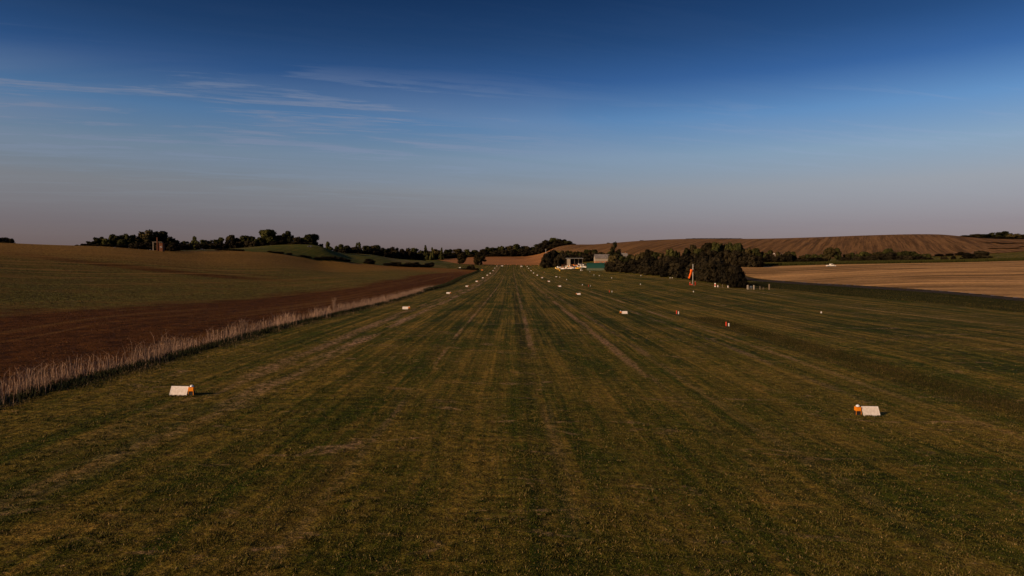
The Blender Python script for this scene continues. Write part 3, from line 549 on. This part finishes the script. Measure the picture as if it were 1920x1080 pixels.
hb = [(x, 448.6-(.9 if 1300 < x < 1375 else 0), 7) for x in range(1290, 1390, 6)]
for p_ in hb: plant('hilltop_hedge_bush', 'bush', p_[0], p_[1]-1, 9, 1240, 'low bush in the thin dark hedge along the crest of the brown hill', 'bushes of the thin hedge on the hill crest', 'bush', minh=1.8)
for p_ in [(1141,455,6),(1203,452.5,7)]: plant('hilltop_hedge_bush', 'bush', *p_, 1245, 'small bush alone on the left crest of the brown hill', 'lone bushes on the hill crest', 'bush', minh=2)
# tree belt at the hill foot seen through the wood
row([(1760,476,14),(1780,475,14),(1800,472,16)], 700, 'field_tree', 'bush', 'dark bush at the foot of the hill right of the hedge', 'bushes at the foot of the hill', 'bush')
# tall dry weed in the field edge
def weed(x, y, h, label):
    bm = NB(); rd = random.Random(int(x*10)); 
    for k in range(16):
        a = rd.uniform(0, 6.28); l = rd.uniform(.15, .55); hh = h*rd.uniform(.55, 1); top = Vector((l*math.cos(a), l*math.sin(a), hh)); tube(bm, (0.05*math.cos(a), .05*math.sin(a), 0), top, .03, .012, 5)
        for j in range(4):
            b = rd.uniform(0, 6.28); t = rd.uniform(.5, .95); q = top*t; tube(bm, q, q+Vector((.22*math.cos(b), .22*math.sin(b), .22)), .02, .008, 4)
    o = bm_obj('dry_weed', bm, M_DRY); o.location = (x, y, hz(x, y)); tag(o, label, 'weed')
v = P(625, 585, 127); weed(-34.0, 127, 3.1, 'tallest pale dry weed standing up from the field edge grass')
weed(-33.9, 84, 2.0, 'smaller dry weed in the field edge grass nearer the viewer')

# ------------------------------------------------------------------ runway markers
ORD = ['nearest', 'second', 'third', 'fourth', 'fifth', 'sixth', 'seventh', 'eighth', 'ninth', 'tenth', 'farthest']
def make_board():
    r = empty('marker_board', (0,0,0)); W_, Hh, D_ = 1.10, .585, .34
    th = math.atan2(D_, Hh); L_ = math.hypot(Hh, D_)
    for s in (-1, 1):
        bm = NB(); box(bm, (0, s*D_/2-s*.0, Hh/2), (W_, .018, L_), (s*th, 0, 0)); bm_obj('panel', bm, M_WHITE, r, bevel=.004)
    bm = NB()
    for s in (-1, 1): box(bm, (s*(W_/2-.02), -D_/2-.012, Hh/2), (.04, .012, L_), (-th, 0, 0))
    box(bm, (0, -D_+.008, .03), (W_-.085, .012, .045), (-th, 0, 0)); box(bm, (0, -.022, Hh-.02), (W_-.085, .012, .045), (-th, 0, 0)); bm_obj('edging', bm, M_TRIM, r)
    bm = NB(); tube(bm, (-W_/2, 0, Hh+.005), (W_/2, 0, Hh+.005), .012, n=8); bm_obj('hinge', bm, M_STEEL, r)
    bm = NB()
    for s in (-1, 1): tube(bm, (s*.5, -.26, .10), (s*.5, .26, .10), .010, n=6)
    bm_obj('brace', bm, M_STEEL, r); return r
def make_light():
    r = empty('runway_light', (0,0,0))
    bm = NB(); box(bm, (0,0,.43), (.34,.30,.26)); bm_obj('housing', bm, M_ORANGE, r, bevel=.02)
    bm = NB(); box(bm, (0,0,.15), (.30,.26,.26)); bm_obj('black_base', bm, M_BLACK, r, bevel=.015)  # plain black base block filling the dark gap below the housing
    bm = NB(); lathe(bm, [(.13,.562),(.125,.60),(.10,.655),(.06,.69),(.015,.70)], 18); bm_obj('lamp_dome', bm, M_DOME, r, True)
    bm = NB(); lathe(bm, [(.15,.556),(.15,.575),(.13,.578)], 18); bm_obj('collar', bm, M_BLACK, r)
    for s in (-1, 1):
        bm = NB(); box(bm, (s*.158, -.155, .16), (.03,.012,.32)); bm_obj('leg', bm, M_ORANGE, r)
    return r
pb, pl = make_board(), make_light()
for k in range(11):
    for s, (px, py) in ((-1, ML[k]), (1, MR[k])):
        side = 'left' if s < 0 else 'right'; x = P(px, py, MK[k]).x; y = MK[k]+.34
        b = pb if (k == 0 and s < 0) else copy_tree(pb); l = pl if (k == 0 and s < 0) else copy_tree(pl)
        sl = math.atan((hz(x+.5, y)-hz(x-.5, y))); up = hz(x, y)
        b.location = (x, y, up); b.rotation_euler = (0, -sl, random.uniform(-.03, .03)); l.location = (x-s*.78, y-.05, hz(x-s*.78, y)); l.rotation_euler = (0, 0, random.uniform(-.08, .08))
        tag(b, f'white tent-shaped marker board, {ORD[k]} in the {side} row along the runway', 'marker board', 'marker boards along the runway edges')
        tag(l, f'orange runway light with clear dome, beside the {ORD[k]} board of the {side} row', 'runway light', 'runway lights beside the marker boards')
# boards at the runway end
for px, l_ in ((941.5, 'left'), (977.5, 'right')):
    b = copy_tree(pb); x = P(px, 499, 965).x; b.location = (x, 965, hz(x, 965)); b.scale = (2.6, 1.6, 1.5); tag(b, f'wide white board lying across the runway end, the {l_} one of two', 'marker board', 'wide boards across the runway end')
for i, px in enumerate((928.5, 933, 945.6, 951.9, 957.9, 968.5, 976.5, 985.6, 994.4, 1009.4, 1017)):
    x = P(px, 498, 1000).x; l = copy_tree(pl); l.location = (x, 1000, hz(x, 1000)); l.scale = (1.9,1.9,1.9); tag(l, 'small orange light in the line across the runway end', 'runway light', 'orange lights in a line across the runway end')
# pairs of red and white posts right of the runway
def post(name, h, r_, mt, cap, label, x, y, group=None, band=None):
    e = empty(name, (x, y, hz(x, y)), 0, label, 'marker post', group)
    bm = NB(); lathe(bm, [(r_*1.3, 0), (r_*1.3, .03), (r_, .05), (r_, h*.92), (r_*.8, h)], 12); bm_obj('post', bm, mt, e, True)
    bm = NB(); lathe(bm, [(r_+.008, h*.5), (r_+.008, h*.62)], 12); bm_obj('band', bm, band or M_PWHITE, e)
    if cap: bm = NB(); lathe(bm, [(r_*2.0, 0), (r_*2.0, .05), (r_*1.32, .06)], 14); bm_obj('base', bm, M_BLACK, e)
    return e
prs = [(1361.5, 614, 106, 'nearest'), (1268.5, 588.5, 134, 'second'), (1142.5, 551.5, 236, 'third'), (1103.4, 540.8, 305, 'fourth'), (1019.5, 512.8, 650, 'farthest')]
for px, py, Y_, o_ in prs:
    x = P(px, py, Y_).x
    post('red_marker_post', .78, .085, M_RED, True, f'red marker post of the {o_} red and white pair right of the runway', x, Y_, 'red posts of the marker pairs', M_RED)
    post('white_marker_post', .56, .10, M_PWHITE, True, f'white marker post of the {o_} red and white pair right of the runway', x+(.38 if Y_ < 200 else .9), Y_-.1, 'white posts of the marker pairs', M_STEEL)
for px, Y_ in ((1049.6,500),(1062.5,440),(1092,330),(1113.7,520),(1123.7,495),(1147,430),(1201.6,440),(1200.9,292),(1256.5,372),(1260.5,372),(1300.5,222),(1106,610),(1540.7,140)):
    x = P(px, 520, Y_).x; s = .55+Y_/650
    post('taxiway_marker', .42*s, .15*s, M_PWHITE, False, 'small white marker standing on the grass right of the runway', x, Y_, 'small white markers on the grass')
b = copy_tree(pb); x = P(1043, 520, 520).x; b.location = (x, 520, hz(x, 520)); b.scale = (1.2,1,.7); tag(b, 'low pale board lying alone right of the sixth runway board', 'marker board')
# barrel and stubs by the fence
x = P(1341, 537, 262).x; e = empty('striped_barrel', (x, 262, hz(x, 262)), 0, 'red and white striped marker drum by the end of the hedge', 'drum')
for k, m_ in enumerate((M_PWHITE, M_RED, M_PWHITE)):
    bm = NB(); lathe(bm, [(.26, k*.5), (.27, k*.5+.04), (.27, k*.5+.46), (.26, k*.5+.498)], 16); bm_obj('band', bm, m_, e)
for px, l_ in ((1346, 'short red post right beside the striped drum'), (1365, 'short red post between the drum and the last thorn bush')): x = P(px, 536, 262).x; post('red_stub', .75, .18, M_PWHITE, False, l_, x, 262, None, M_RED)

# ------------------------------------------------------------------ windsock
x = P(1299, 535, 270).x; z = hz(x, 270); ws = empty('windsock', (x, 270, z), 0, 'limp orange windsock hanging from a tall white pole', 'windsock')
bm = NB(); tube(bm, (0,0,0), (0,0,P(1299,495,270).z-z), .14, .09, 14); bm_obj('pole', bm, paint('white_pole_paint', (.62,.60,.55), .5), ws, True)
zt = P(1297,505.2,270).z-z; bm = NB(); a = Vector((-.42,0,zt)); bb = a+Vector((-1.05,.15,-3.55)); N_ = 14; K_ = 18; ax = (bb-a).normalized(); s1 = ax.orthogonal().normalized(); s2 = ax.cross(s1); rings = []
for i in range(K_+1):
    t = i/K_; c_ = a.lerp(bb, t)+Vector((.10*math.sin(t*3), .05*math.sin(t*9), 0)); rr = (.66-.26*t)*(1+.06*math.sin(t*14)); rings.append([bm.verts.new(c_+(s1*math.cos(q)+s2*math.sin(q)*.8)*rr*(1+.09*math.sin(3*q+t*6))) for q in [2*math.pi*j/N_ for j in range(N_)]])
for r0, r1 in zip(rings, rings[1:]):
    for j in range(N_): bm.faces.new((r0[j], r0[(j+1) % N_], r1[(j+1) % N_], r1[j]))
bm_obj('sleeve', bm, M_SOCK, ws, True)
bm = NB(); tube(bm, (0,0,zt+.1), (-.42,0,zt+.1), .04, n=8)
for j in range(12):
    q0, q1 = 2*math.pi*j/12, 2*math.pi*(j+1)/12; tube(bm, a+(s1*math.cos(q0)+s2*math.sin(q0)*.8)*.5, a+(s1*math.cos(q1)+s2*math.sin(q1)*.8)*.5, .03, n=5)
bm_obj('hoop', bm, M_STEEL, ws)
bm = NB(); box(bm, (0,0,.06), (1.1,1.1,.16)); bm_obj('footing', bm, paint('concrete', (.3,.28,.25), .9), ws, bevel=.02)
for k, (dx_, l_, m_) in enumerate(((-1.35, 'red guard board left of the windsock pole', M_RED), (-.62, 'low red guard board at the foot of the windsock pole', M_RED), (.78, 'tall red guard board right of the windsock pole', M_RED))):
    e = empty('guard_board', (x+dx_, 269.2, hz(x+dx_, 269.2)), .2*k, l_, 'guard board', 'red guard boards round the windsock')
    hgt = (1.1, .45, 1.45)[k]; bm = NB(); box(bm, (0,0,hgt/2+.1), ((.34,.8,.42)[k],.08,hgt)); bm_obj('board', bm, m_, e, bevel=.015)
    bm = NB(); box(bm, (0,0,hgt+.13), ((.36,.82,.44)[k],.1,.07)); bm_obj('cap', bm, M_PWHITE, e); bm = NB(); box(bm, (0,.08,(hgt+.1)/2), (.06,.06,hgt+.1)); bm_obj('stake', bm, M_TIMBER, e)

# ------------------------------------------------------------------ fence by the last bush
x0 = P(1402,535,250).x
for px, h_, w_, mt, l_ in ((1402,1.5,.5,M_CREAM,'pale gatepost left of the blue grey sign at the hedge end'),(1413.5,1.5,.42,M_CREAM,'pale gatepost right of the blue grey sign at the hedge end'),(1425,1.1,.20,M_TIMBER,'thin wooden fence post between the gatepost and the thick post'),(1431,.9,.14,M_TIMBER,'thinnest wooden fence post in the rough grass'),(1442.3,2.0,.36,M_TIMBER,'thick wooden corner post at the start of the road verge'),(1354.5,1.1,.14,M_TIMBER,'thin grey post near the striped drum')):
    Yq = 250 if px > 1380 else 262; X_ = P(px, 535, Yq).x; e = empty('fence_post', (X_, Yq, hz(X_, Yq)), .1, l_, 'fence post'); bm = NB(); box(bm, (0,0,h_/2), (w_,w_,h_)); bm_obj('shaft', bm, mt, e, bevel=.02)
    bm = NB(); lathe(bm, [(w_*.62,h_+.002),(w_*.55,h_+.05),(.02,h_+.12)], 4); bm_obj('cap', bm, mt, e)
X_ = P(1408,535,250).x; e = empty('notice_board', (X_, 250, hz(X_, 250)), 0, 'small blue grey notice board between the two pale gateposts', 'sign'); bm = NB(); box(bm, (0,0,1.0), (.85,.05,.6)); bm_obj('panel', bm, M_BLUEG, e)
for s in (-1,1): bm = NB(); tube(bm, (s*.3,.05,0), (s*.3,.05,1.2), .03, n=6); bm_obj('leg', bm, M_STEEL, e)

# ------------------------------------------------------------------ vehicles
def car(name, label, cat, px, Y, L_, rz, mt, pickup=False, group=None, X=None):
    x = P(px, 500, Y).x if X is None else X; e = empty(name, (x, Y, hz(x, Y)+.02), rz, label, cat, group); W_ = L_*.37; Ht = L_*.33; k = L_/4.6
    prof = [(-2.3,.45),(-2.3,.85),(-2.15,.98),(-1.0,1.02),(1.0,1.02),(1.9,.92),(2.25,.80),(2.3,.45)] if pickup else [(-2.25,.40),(-2.28,.80),(-2.1,.98),(1.0,.98),(1.9,.86),(2.25,.72),(2.3,.40)]
    bm = NB(); prism(bm, [(a*k, b*k) for a, b in prof], -W_/2, W_/2, 'y'); bm_obj('body', bm, mt, e, bevel=.05)
    cab = [(-.55,1.0),(-.50,1.55),(-.35,1.66),(.45,1.66),(1.05,1.0)] if pickup else [(-2.0,.96),(-1.75,1.42),(-1.5,1.52),(.2,1.52),(.95,.96)]
    bm = NB(); prism(bm, [(a*k, b*k) for a, b in cab], -W_*.43, W_*.43, 'y'); bm_obj('cabin', bm, mt, e, bevel=.04)
    cx_ = (.22 if pickup else -.55)*k; cw = (1.0 if pickup else 2.1)*k
    for s in (-1,1): bm = NB(); box(bm, (cx_, s*W_*.435, 1.28*k), (cw*.85,.03,.34*k)); bm_obj('side_window', bm, M_GLASS, e)
    bm = NB(); a0, a1 = (cab[-1], cab[-2]); dx_ = a1[0]-a0[0]; dz_ = a1[1]-a0[1]; box(bm, ((a0[0]+a1[0])/2*k+.03, 0, (a0[1]+a1[1])/2*k+.03), (.03, W_*.74, math.hypot(dx_,dz_)*.8*k), (0, math.atan2(dx_,dz_), 0)); bm_obj('windscreen', bm, M_GLASS, e)
    for sx in (-1.45,1.45):
        for s in (-1,1):
            bm = NB(); tube(bm, (sx*k, s*(W_/2-.20), .36*k), (sx*k, s*(W_/2+.02), .36*k), .36*k, n=18); wl = bm_obj('wheel', bm, M_TYRE, e)
            bm = NB(); tube(bm, (sx*k, s*(W_/2+.015), .36*k), (sx*k, s*(W_/2+.035), .36*k), .20*k, n=12); bm_obj('rim', bm, M_STEEL, wl)
    for s in (-1,1): bm = NB(); box(bm, (2.27*k, s*W_*.36, .70*k), (.08,.3*k,.14*k)); bm_obj('headlight', bm, M_DOME, e)
    for s in (-1,1): bm = NB(); box(bm, (-2.28*k, s*W_*.40, .80*k), (.06,.16*k,.22*k)); bm_obj('tail_light', bm, M_RED, e)
    if pickup:
        bm = NB(); box(bm, (-1.45*k, 0, 1.05*k), (1.5*k, W_*.84, .04)); bm_obj('load_bed', bm, M_DARK, e)
        bm = NB(); box(bm, (-2.2*k, W_*.2, 1.25*k), (.2, W_*.3, .6)); bm_obj('rear_rack', bm, M_BLACK, e)
    return e
car('pickup_truck', 'white pickup truck parked on the stubble beside the maize', 'pickup truck', 1558, 448, 5.9, .03, M_CARW, True)
car('parked_car', 'dark car on the green meadow hillside', 'car', 581, 672, 4.5, math.pi, M_CARD)
car('parked_car', 'dark car with bright lamps on the track at the top of the left field', 'car', 379, 532, 4.2, -1.2, M_CARD)
car('parked_car', 'black car parked between the red lorry and the brick barn', 'car', 1118.5, 700, 4.4, 0, M_CARD)
car('parked_car', 'orange car in front of the brick barn', 'car', 1117, 690, 4.0, .1, M_ORP)
x = P(1110,492,705).x; e = empty('red_lorry', (x,705,hz(x,705)), 0, 'red box lorry parked beside the brick barn', 'lorry'); bm = NB(); box(bm, (-.3,0,2.1), (3.6,2.3,2.4)); bm_obj('cargo_box', bm, M_CARR, e, bevel=.04); bm = NB(); prism(bm, [(1.5,.6),(1.5,2.6),(2.3,2.5),(2.9,1.6),(2.9,.6)], -1.1, 1.1, 'y'); bm_obj('cab', bm, M_CARR, e, bevel=.04)
for sx in (-1.5,2.1):
    for s in (-1,1): bm = NB(); tube(bm, (sx, s*.85,.45), (sx, s*1.12,.45), .45, n=14); bm_obj('wheel', bm, M_TYRE, e)

# ------------------------------------------------------------------ light aircraft
def aircraft(px, Y, rz, body, wing, high, label, s=1.0):
    x = P(px, 505, Y).x; e = empty('light_aircraft', (x, Y, hz(x, Y)), rz, label, 'aircraft', 'light aircraft parked by the hangar'); s *= 1.3; e.scale = (s,s,s)
    prof = [(-3.9,.05,1.25),(-3.0,.16,1.22),(-1.6,.34,1.2),(-.6,.55,1.22),(.6,.58,1.22),(1.4,.50,1.12),(2.2,.42,1.08),(2.6,.22,1.08),(2.66,.05,1.08)]
    bm = NB(); rings = [[bm.verts.new((a, r_*math.cos(t), c_+r_*1.05*math.sin(t))) for t in [2*math.pi*j/14 for j in range(14)]] for a, r_, c_ in prof]
    for r0, r1 in zip(rings, rings[1:]):
        for j in range(14): bm.faces.new((r0[j], r0[(j+1) % 14], r1[(j+1) % 14], r1[j]))
    bm.faces.new(rings[0]); bm.faces.new(rings[-1][::-1]); bm_obj('fuselage', bm, body, e, True)
    zw = 1.95 if high else .95
    bm = NB(); prism(bm, [(-.35,zw),(-.2,zw+.06),(.6,zw+.16),(1.05,zw+.08),(1.1,zw)], -4.7, 4.7, 'y'); bm_obj('wing', bm, wing, e)
    bm = NB(); prism(bm, [(-3.95,1.3),(-3.3,1.36),(-3.1,1.3)], -1.45, 1.45, 'y'); bm_obj('tailplane', bm, wing, e)
    bm = NB(); prism(bm, [(-4.1,1.35),(-4.2,2.35),(-3.75,2.4),(-3.0,1.38)], -.04, .04, 'y'); bm_obj('fin', bm, body, e)
    bm = NB(); bmesh.ops.create_uvsphere(bm, u_segments=12, v_segments=8, radius=1, matrix=Matrix.Translation((.35,0,1.68)) @ Matrix.Diagonal((.95,.48,.36,1))); bm_obj('canopy', bm, M_GLASS, e, True)
    bm = NB(); box(bm, (2.72,0,1.08), (.05,.14,1.75), (.5,0,0)); bm_obj('propeller', bm, M_BLACK, e)
    for p_, q_ in (((.7,.3,.9),(.8,.95,.26)), ((.7,-.3,.9),(.8,-.95,.26)), ((2.1,0,.9),(2.2,0,.24))):
        bm = NB(); tube(bm, p_, q_, .035, n=6); lg = bm_obj('undercarriage_leg', bm, M_STEEL, e); bm = NB(); tube(bm, (q_[0],q_[1]-.07,q_[2]), (q_[0],q_[1]+.07,q_[2]), .24, n=14); bm_obj('wheel', bm, M_TYRE, lg)
    if high:
        for sg in (-1,1): bm = NB(); tube(bm, (.4,sg*.5,.95), (.4,sg*2.4,1.95), .035, n=6); bm_obj('wing_strut', bm, M_STEEL, e)
    return e
AC = [(1049,668,-0.75,M_YEL,M_PWHITE,True,'yellow high winged aircraft at the left front of the parked group'),(1055,655,2.1,M_PWHITE,M_PWHITE,False,'white low winged aircraft at the front, nearest to the yellow drum'),
 (1059,705,-1.05,M_ORP,M_YEL,True,'orange aircraft with yellow wing in front of the hangar corner'),(1068,662,-0.9,M_PWHITE,M_ORP,False,'white aircraft with orange wing in the front row before the hangar'),
 (1073,712,-0.75,M_ORP,M_PWHITE,True,'orange aircraft with white high wing before the middle of the hangar'),(1082,664,2.1,M_YEL,M_PWHITE,False,'yellow low winged aircraft in the front row right of the middle'),
 (1088,700,-1.05,M_PWHITE,M_PWHITE,True,'white high winged aircraft near the right hangar post'),(1095,688,-0.9,M_PWHITE,M_STEEL,False,'white aircraft at the right end of the group, beside the green shed'),
 (1052,725,-0.75,M_PWHITE,M_PWHITE,True,'white high winged aircraft behind the yellow one at the left end'),(1063,745,2.1,M_PWHITE,M_ORP,True,'white aircraft with orange high wing before the pale hangar door'),
 (1080,742,-1.05,M_ORP,M_ORP,True,'all orange aircraft in the back row under the hangar edge'),(1091,748,-0.9,M_PWHITE,M_PWHITE,True,'white aircraft in the back row at the right hangar corner'),(1076,685,-0.75,M_PWHITE,M_PWHITE,True,'white high winged aircraft turned sideways in the middle of the group')]
for a in AC: aircraft(*a)
for px, Y_, l_, m_ in ((1089,640,'white signal box on the grass below the aircraft',M_PWHITE),(1092,640,'pinkish low box beside the white signal box',M_CREAM)):
    x = P(px, 507, Y_).x; e = empty('signal_box', (x,Y_,hz(x,Y_)), .1, l_, 'box'); bm = NB(); box(bm, (0,0,.7 if px < 1090 else .4), (.8,.6,1.3 if px < 1090 else .7)); bm_obj('case', bm, m_, e, bevel=.03); bm = NB(); box(bm, (0,0,1.40 if px < 1090 else .79), (.9,.7,.06)); bm_obj('lid', bm, M_TRIM, e)
x = P(1049.5,502,640).x; e = empty('fuel_drum', (x,640,hz(x,640)), 0, 'yellow drum at the left front of the parked aircraft', 'drum'); bm = NB(); lathe(bm, [(.55,0),(.58,.1),(.55,.6),(.58,.65),(.55,1.2)], 16); bm_obj('barrel', bm, M_YEL, e); bm = NB(); lathe(bm, [(.5,1.202),(.5,1.23)], 16); bm_obj('lid', bm, M_BLACK, e)

# ------------------------------------------------------------------ buildings
def at(px, Y): x = P(px, 500, Y).x; return (x, Y, hz(x, Y))
# open hangar
e = empty('open_hangar', at(1077, 785), -.05, 'open fronted hangar with grey mono roof behind the aircraft', 'hangar'); W_ = 19.0; hh = P(1077,484,785).z-e.location.z
bm = NB(); prism(bm, [(-.8,hh),(-.8,hh-.25),(9,hh-1.6),(9,hh-1.35)], -W_/2-.6, W_/2+.6); bm_obj('roof', bm, M_ROOFG, e)
bm = NB(); box(bm, (0,8.4,(hh-1.7)/2), (W_,.2,hh-1.7)); prism(bm, [(0,-.2),(0,hh-.55),(8.28,hh-1.72),(8.28,-.2)], W_/2-.2, W_/2); prism(bm, [(0,-.2),(0,hh-.55),(8.28,hh-1.72),(8.28,-.2)], -W_/2, -W_/2+.2); bm_obj('wall', bm, M_DARK, e)
for k in range(5): bm = NB(); box(bm, (-W_/2+.2+k*(W_-.4)/4,-.15,hh/2-.3), (.25,.25,hh-.6)); bm_obj('post', bm, M_TIMBER, e)
bm = NB(); box(bm, (-W_/2+2.9,-.35,hh/2-.2), (3.6,.1,hh-1.4)); bm_obj('sliding_door', bm, M_CREAM, e)
bm = NB(); box(bm, (0,-.95,hh-.14), (W_+1.2,.08,.42)); bm_obj('fascia', bm, M_STEEL, e)
# green arched shed
e = empty('green_shed', at(1117, 640), -.10, 'long arched green sheeted shed with pale lower side', 'shed'); L_ = 17.0; hh = P(1117,492.8,640).z-e.location.z
def arch(hw, h, n=16): return [(hw*math.cos(math.pi*i/n), max(-.2, h*math.sin(math.pi*i/n)**.75)) for i in range(n+1)]
bm = NB(); pts = arch(4.4, hh); A_ = [[bm.verts.new((xx, p[0], p[1]+.06*math.sin(xx*2.3))) for p in pts] for xx in np.linspace(-L_/2, L_/2, 33)]
for r0, r1 in zip(A_, A_[1:]):
    for i in range(len(pts)-1): bm.faces.new((r0[i], r0[i+1], r1[i+1], r1[i]))
bm_obj('cover', bm, M_SHEETG, e, True)
for s in (-1,1): bm = NB(); prism(bm, arch(4.3, hh-.1), s*(L_/2-.05), s*(L_/2-.2)); bm_obj('end_wall', bm, M_GREEND, e)
for xx in np.linspace(-L_/2, L_/2, 7): 
    pp = arch(4.46, hh+.05); bm = NB()
    for a_, b_ in zip(pp, pp[1:]): tube(bm, (xx,a_[0],a_[1]), (xx,b_[0],b_[1]), .05, n=5)
    bm_obj('hoop', bm, M_GREEND, e)
# brick barn
def gabled(name, loc, rz, L_, W_, eave, ridge, wallm, roofm, label, upper=None, extra=None):
    e = empty(name, loc, rz, label, 'building')
    if upper: bm = NB(); box(bm, (0,0,eave*.25-.2), (L_,W_,eave*.5+.4)); bm_obj('lower_wall', bm, wallm, e); bm = NB(); box(bm, (0,0,eave*.75), (L_+.06,W_+.06,eave*.5)); prism(bm, [(-W_/2,eave),(0,ridge-.1),(W_/2,eave)], -L_/2, L_/2); bm_obj('upper_wall', bm, upper, e)
    else: bm = NB(); box(bm, (0,0,eave/2-.2), (L_,W_,eave+.4)); prism(bm, [(-W_/2,eave),(0,ridge-.1),(W_/2,eave)], -L_/2, L_/2); bm_obj('wall', bm, wallm, e)
    bm = NB(); prism(bm, [(-W_/2-.5,eave-.25),(0,ridge+.12),(W_/2+.5,eave-.25),(W_/2+.5,eave-.05),(0,ridge+.35),(-W_/2-.5,eave-.05)], -L_/2-.4, L_/2+.4); bm_obj('roof', bm, roofm, e); return e
l = at(1128, 745); e = gabled('brick_barn', l, .05, 15.5, 9, P(1128,484.3,745).z-l[2], P(1128,477.3,745).z-l[2], M_BRICK, M_ROOFG, 'barn with grey roof, cream upper wall and sunlit orange brick below', M_CREAM)
bm = NB(); box(bm, (-2,-4.6,1.3), (2.6,.12,2.6)); dd = bm_obj('door', bm, M_TIMBER, e); bm = NB(); box(bm, (-1.2,-4.7,1.3), (.1,.08,.4)); bm_obj('handle', bm, M_BLACK, dd)
for xx in (2.2, 5.2): bm = NB(); box(bm, (xx,-4.54,1.7), (1.2,.12,1.0)); f_ = bm_obj('window', bm, M_TRIM, e); bm = NB(); box(bm, (xx,-4.62,1.7), (1.0,.06,.8)); bm_obj('pane', bm, M_GLASS, f_)
l = at(1145, 742); e = gabled('lean_to', l, .05, 4.0, 7, P(1145,481,742).z-l[2], P(1145,477,742).z-l[2], M_BLUEG, M_ROOFG, 'narrow blue grey outbuilding against the right end of the brick barn'); bm = NB(); box(bm, (0,-3.55,1.4), (1.6,.1,2.6)); bm_obj('door', bm, M_DARK, e)
l = at(1169, 700); e = gabled('cottage', l, .2, 7, 6, P(1169,480,700).z-l[2], P(1169,475,700).z-l[2], M_CREAM, paint('pale_slate', (.26,.24,.22), .6), 'pale roofed cottage showing above the hedge right of the poplar'); bm = NB(); box(bm, (2,0,P(1169,475,700).z-l[2]+.5), (.7,.7,1.3)); bm_obj('chimney', bm, M_BRICK, e)
l = at(1458, 660); e = gabled('cottage', l, -.1, 9, 6, P(1458,481,660).z-l[2], P(1458,476.5,660).z-l[2], M_CREAM, paint('brown_tiles', (.20,.15,.11), .8), 'pale cottage with a white gable among the hedge trees behind the maize'); bm = NB(); box(bm, (-3.4,0,P(1458,477,660).z-l[2]+.6), (.7,.7,1.3)); bm_obj('chimney', bm, M_PWHITE, e)
# brick house with porch on the left skyline
x, y, z = at(299, 455); e = empty('brick_house', (x,y,z), .1, 'small brick building with tall chimney and pale flat porch on the left skyline', 'building')
z0 = P(299,456,455).z-z; zr = P(297,454,455).z-z; zc = P(297,446,455).z-z
bm = NB(); box(bm, (1.0,0,z0/2-.2), (3.6,3.4,z0+.4)); bm_obj('wall', bm, M_OLDBRICK, e); bm = NB(); box(bm, (-.6,-.6,zr), (6.2,2.6,.2)); bm_obj('roof', bm, M_CREAM, e, bevel=.02)
bm = NB(); box(bm, (-.5,-1.9,zc/2), (.55,.55,zc)); bm_obj('chimney', bm, M_OLDBRICK, e); bm = NB(); box(bm, (-.5,-1.9,zc+.06), (.7,.7,.2)); bm_obj('chimney_cap', bm, M_OLDBRICK, e)
bm = NB(); box(bm, (-3.2,-1.6,zr/2), (.3,.3,zr)); bm_obj('porch_post', bm, M_CREAM, e)
bm = NB(); box(bm, (1.9,-1.73,z0*.55), (1.1,.1,.9)); f_ = bm_obj('window', bm, M_TRIM, e); bm = NB(); box(bm, (1.9,-1.80,z0*.55), (.9,.05,.7)); bm_obj('pane', bm, M_GLASS, f_)
# pole above the clump beside the hangar
x, y, z = at(1023.3, 905); e = empty('telegraph_pole', (x,y,z), 0, 'thin tall pole above the clump of trees left of the hangar', 'pole'); bm = NB(); tube(bm, (0,0,0), (0,0,P(1023,467,905).z-z), .28, .2, 8); bm_obj('shaft', bm, M_STEEL, e); bm = NB(); box(bm, (0,0,P(1023,468.5,905).z-z), (1.6,.12,.14)); bm_obj('crossarm', bm, M_STEEL, e)
for px, Y_, l_ in ((862.2, 800, 'white trough on the grass beyond the far corner of the ploughed field'), (903.8, 775, 'pale orange trough beside the far corner hedge')):
    x, y, z = at(px, Y_); e = empty('water_trough', (x,y,z), 0, l_, 'trough'); bm = NB(); prism(bm, [(-.5,.3),(-.6,1.1),(-.5,1.1),(-.42,.4),(.42,.4),(.5,1.1),(.6,1.1),(.5,.3)], -1.1, 1.1); bm_obj('basin', bm, M_PWHITE if px < 900 else M_ORP, e)
    for s in (-1,1): bm = NB(); box(bm, (s*.8,0,.15), (.12,.8,.3)); bm_obj('leg', bm, M_STEEL, e)
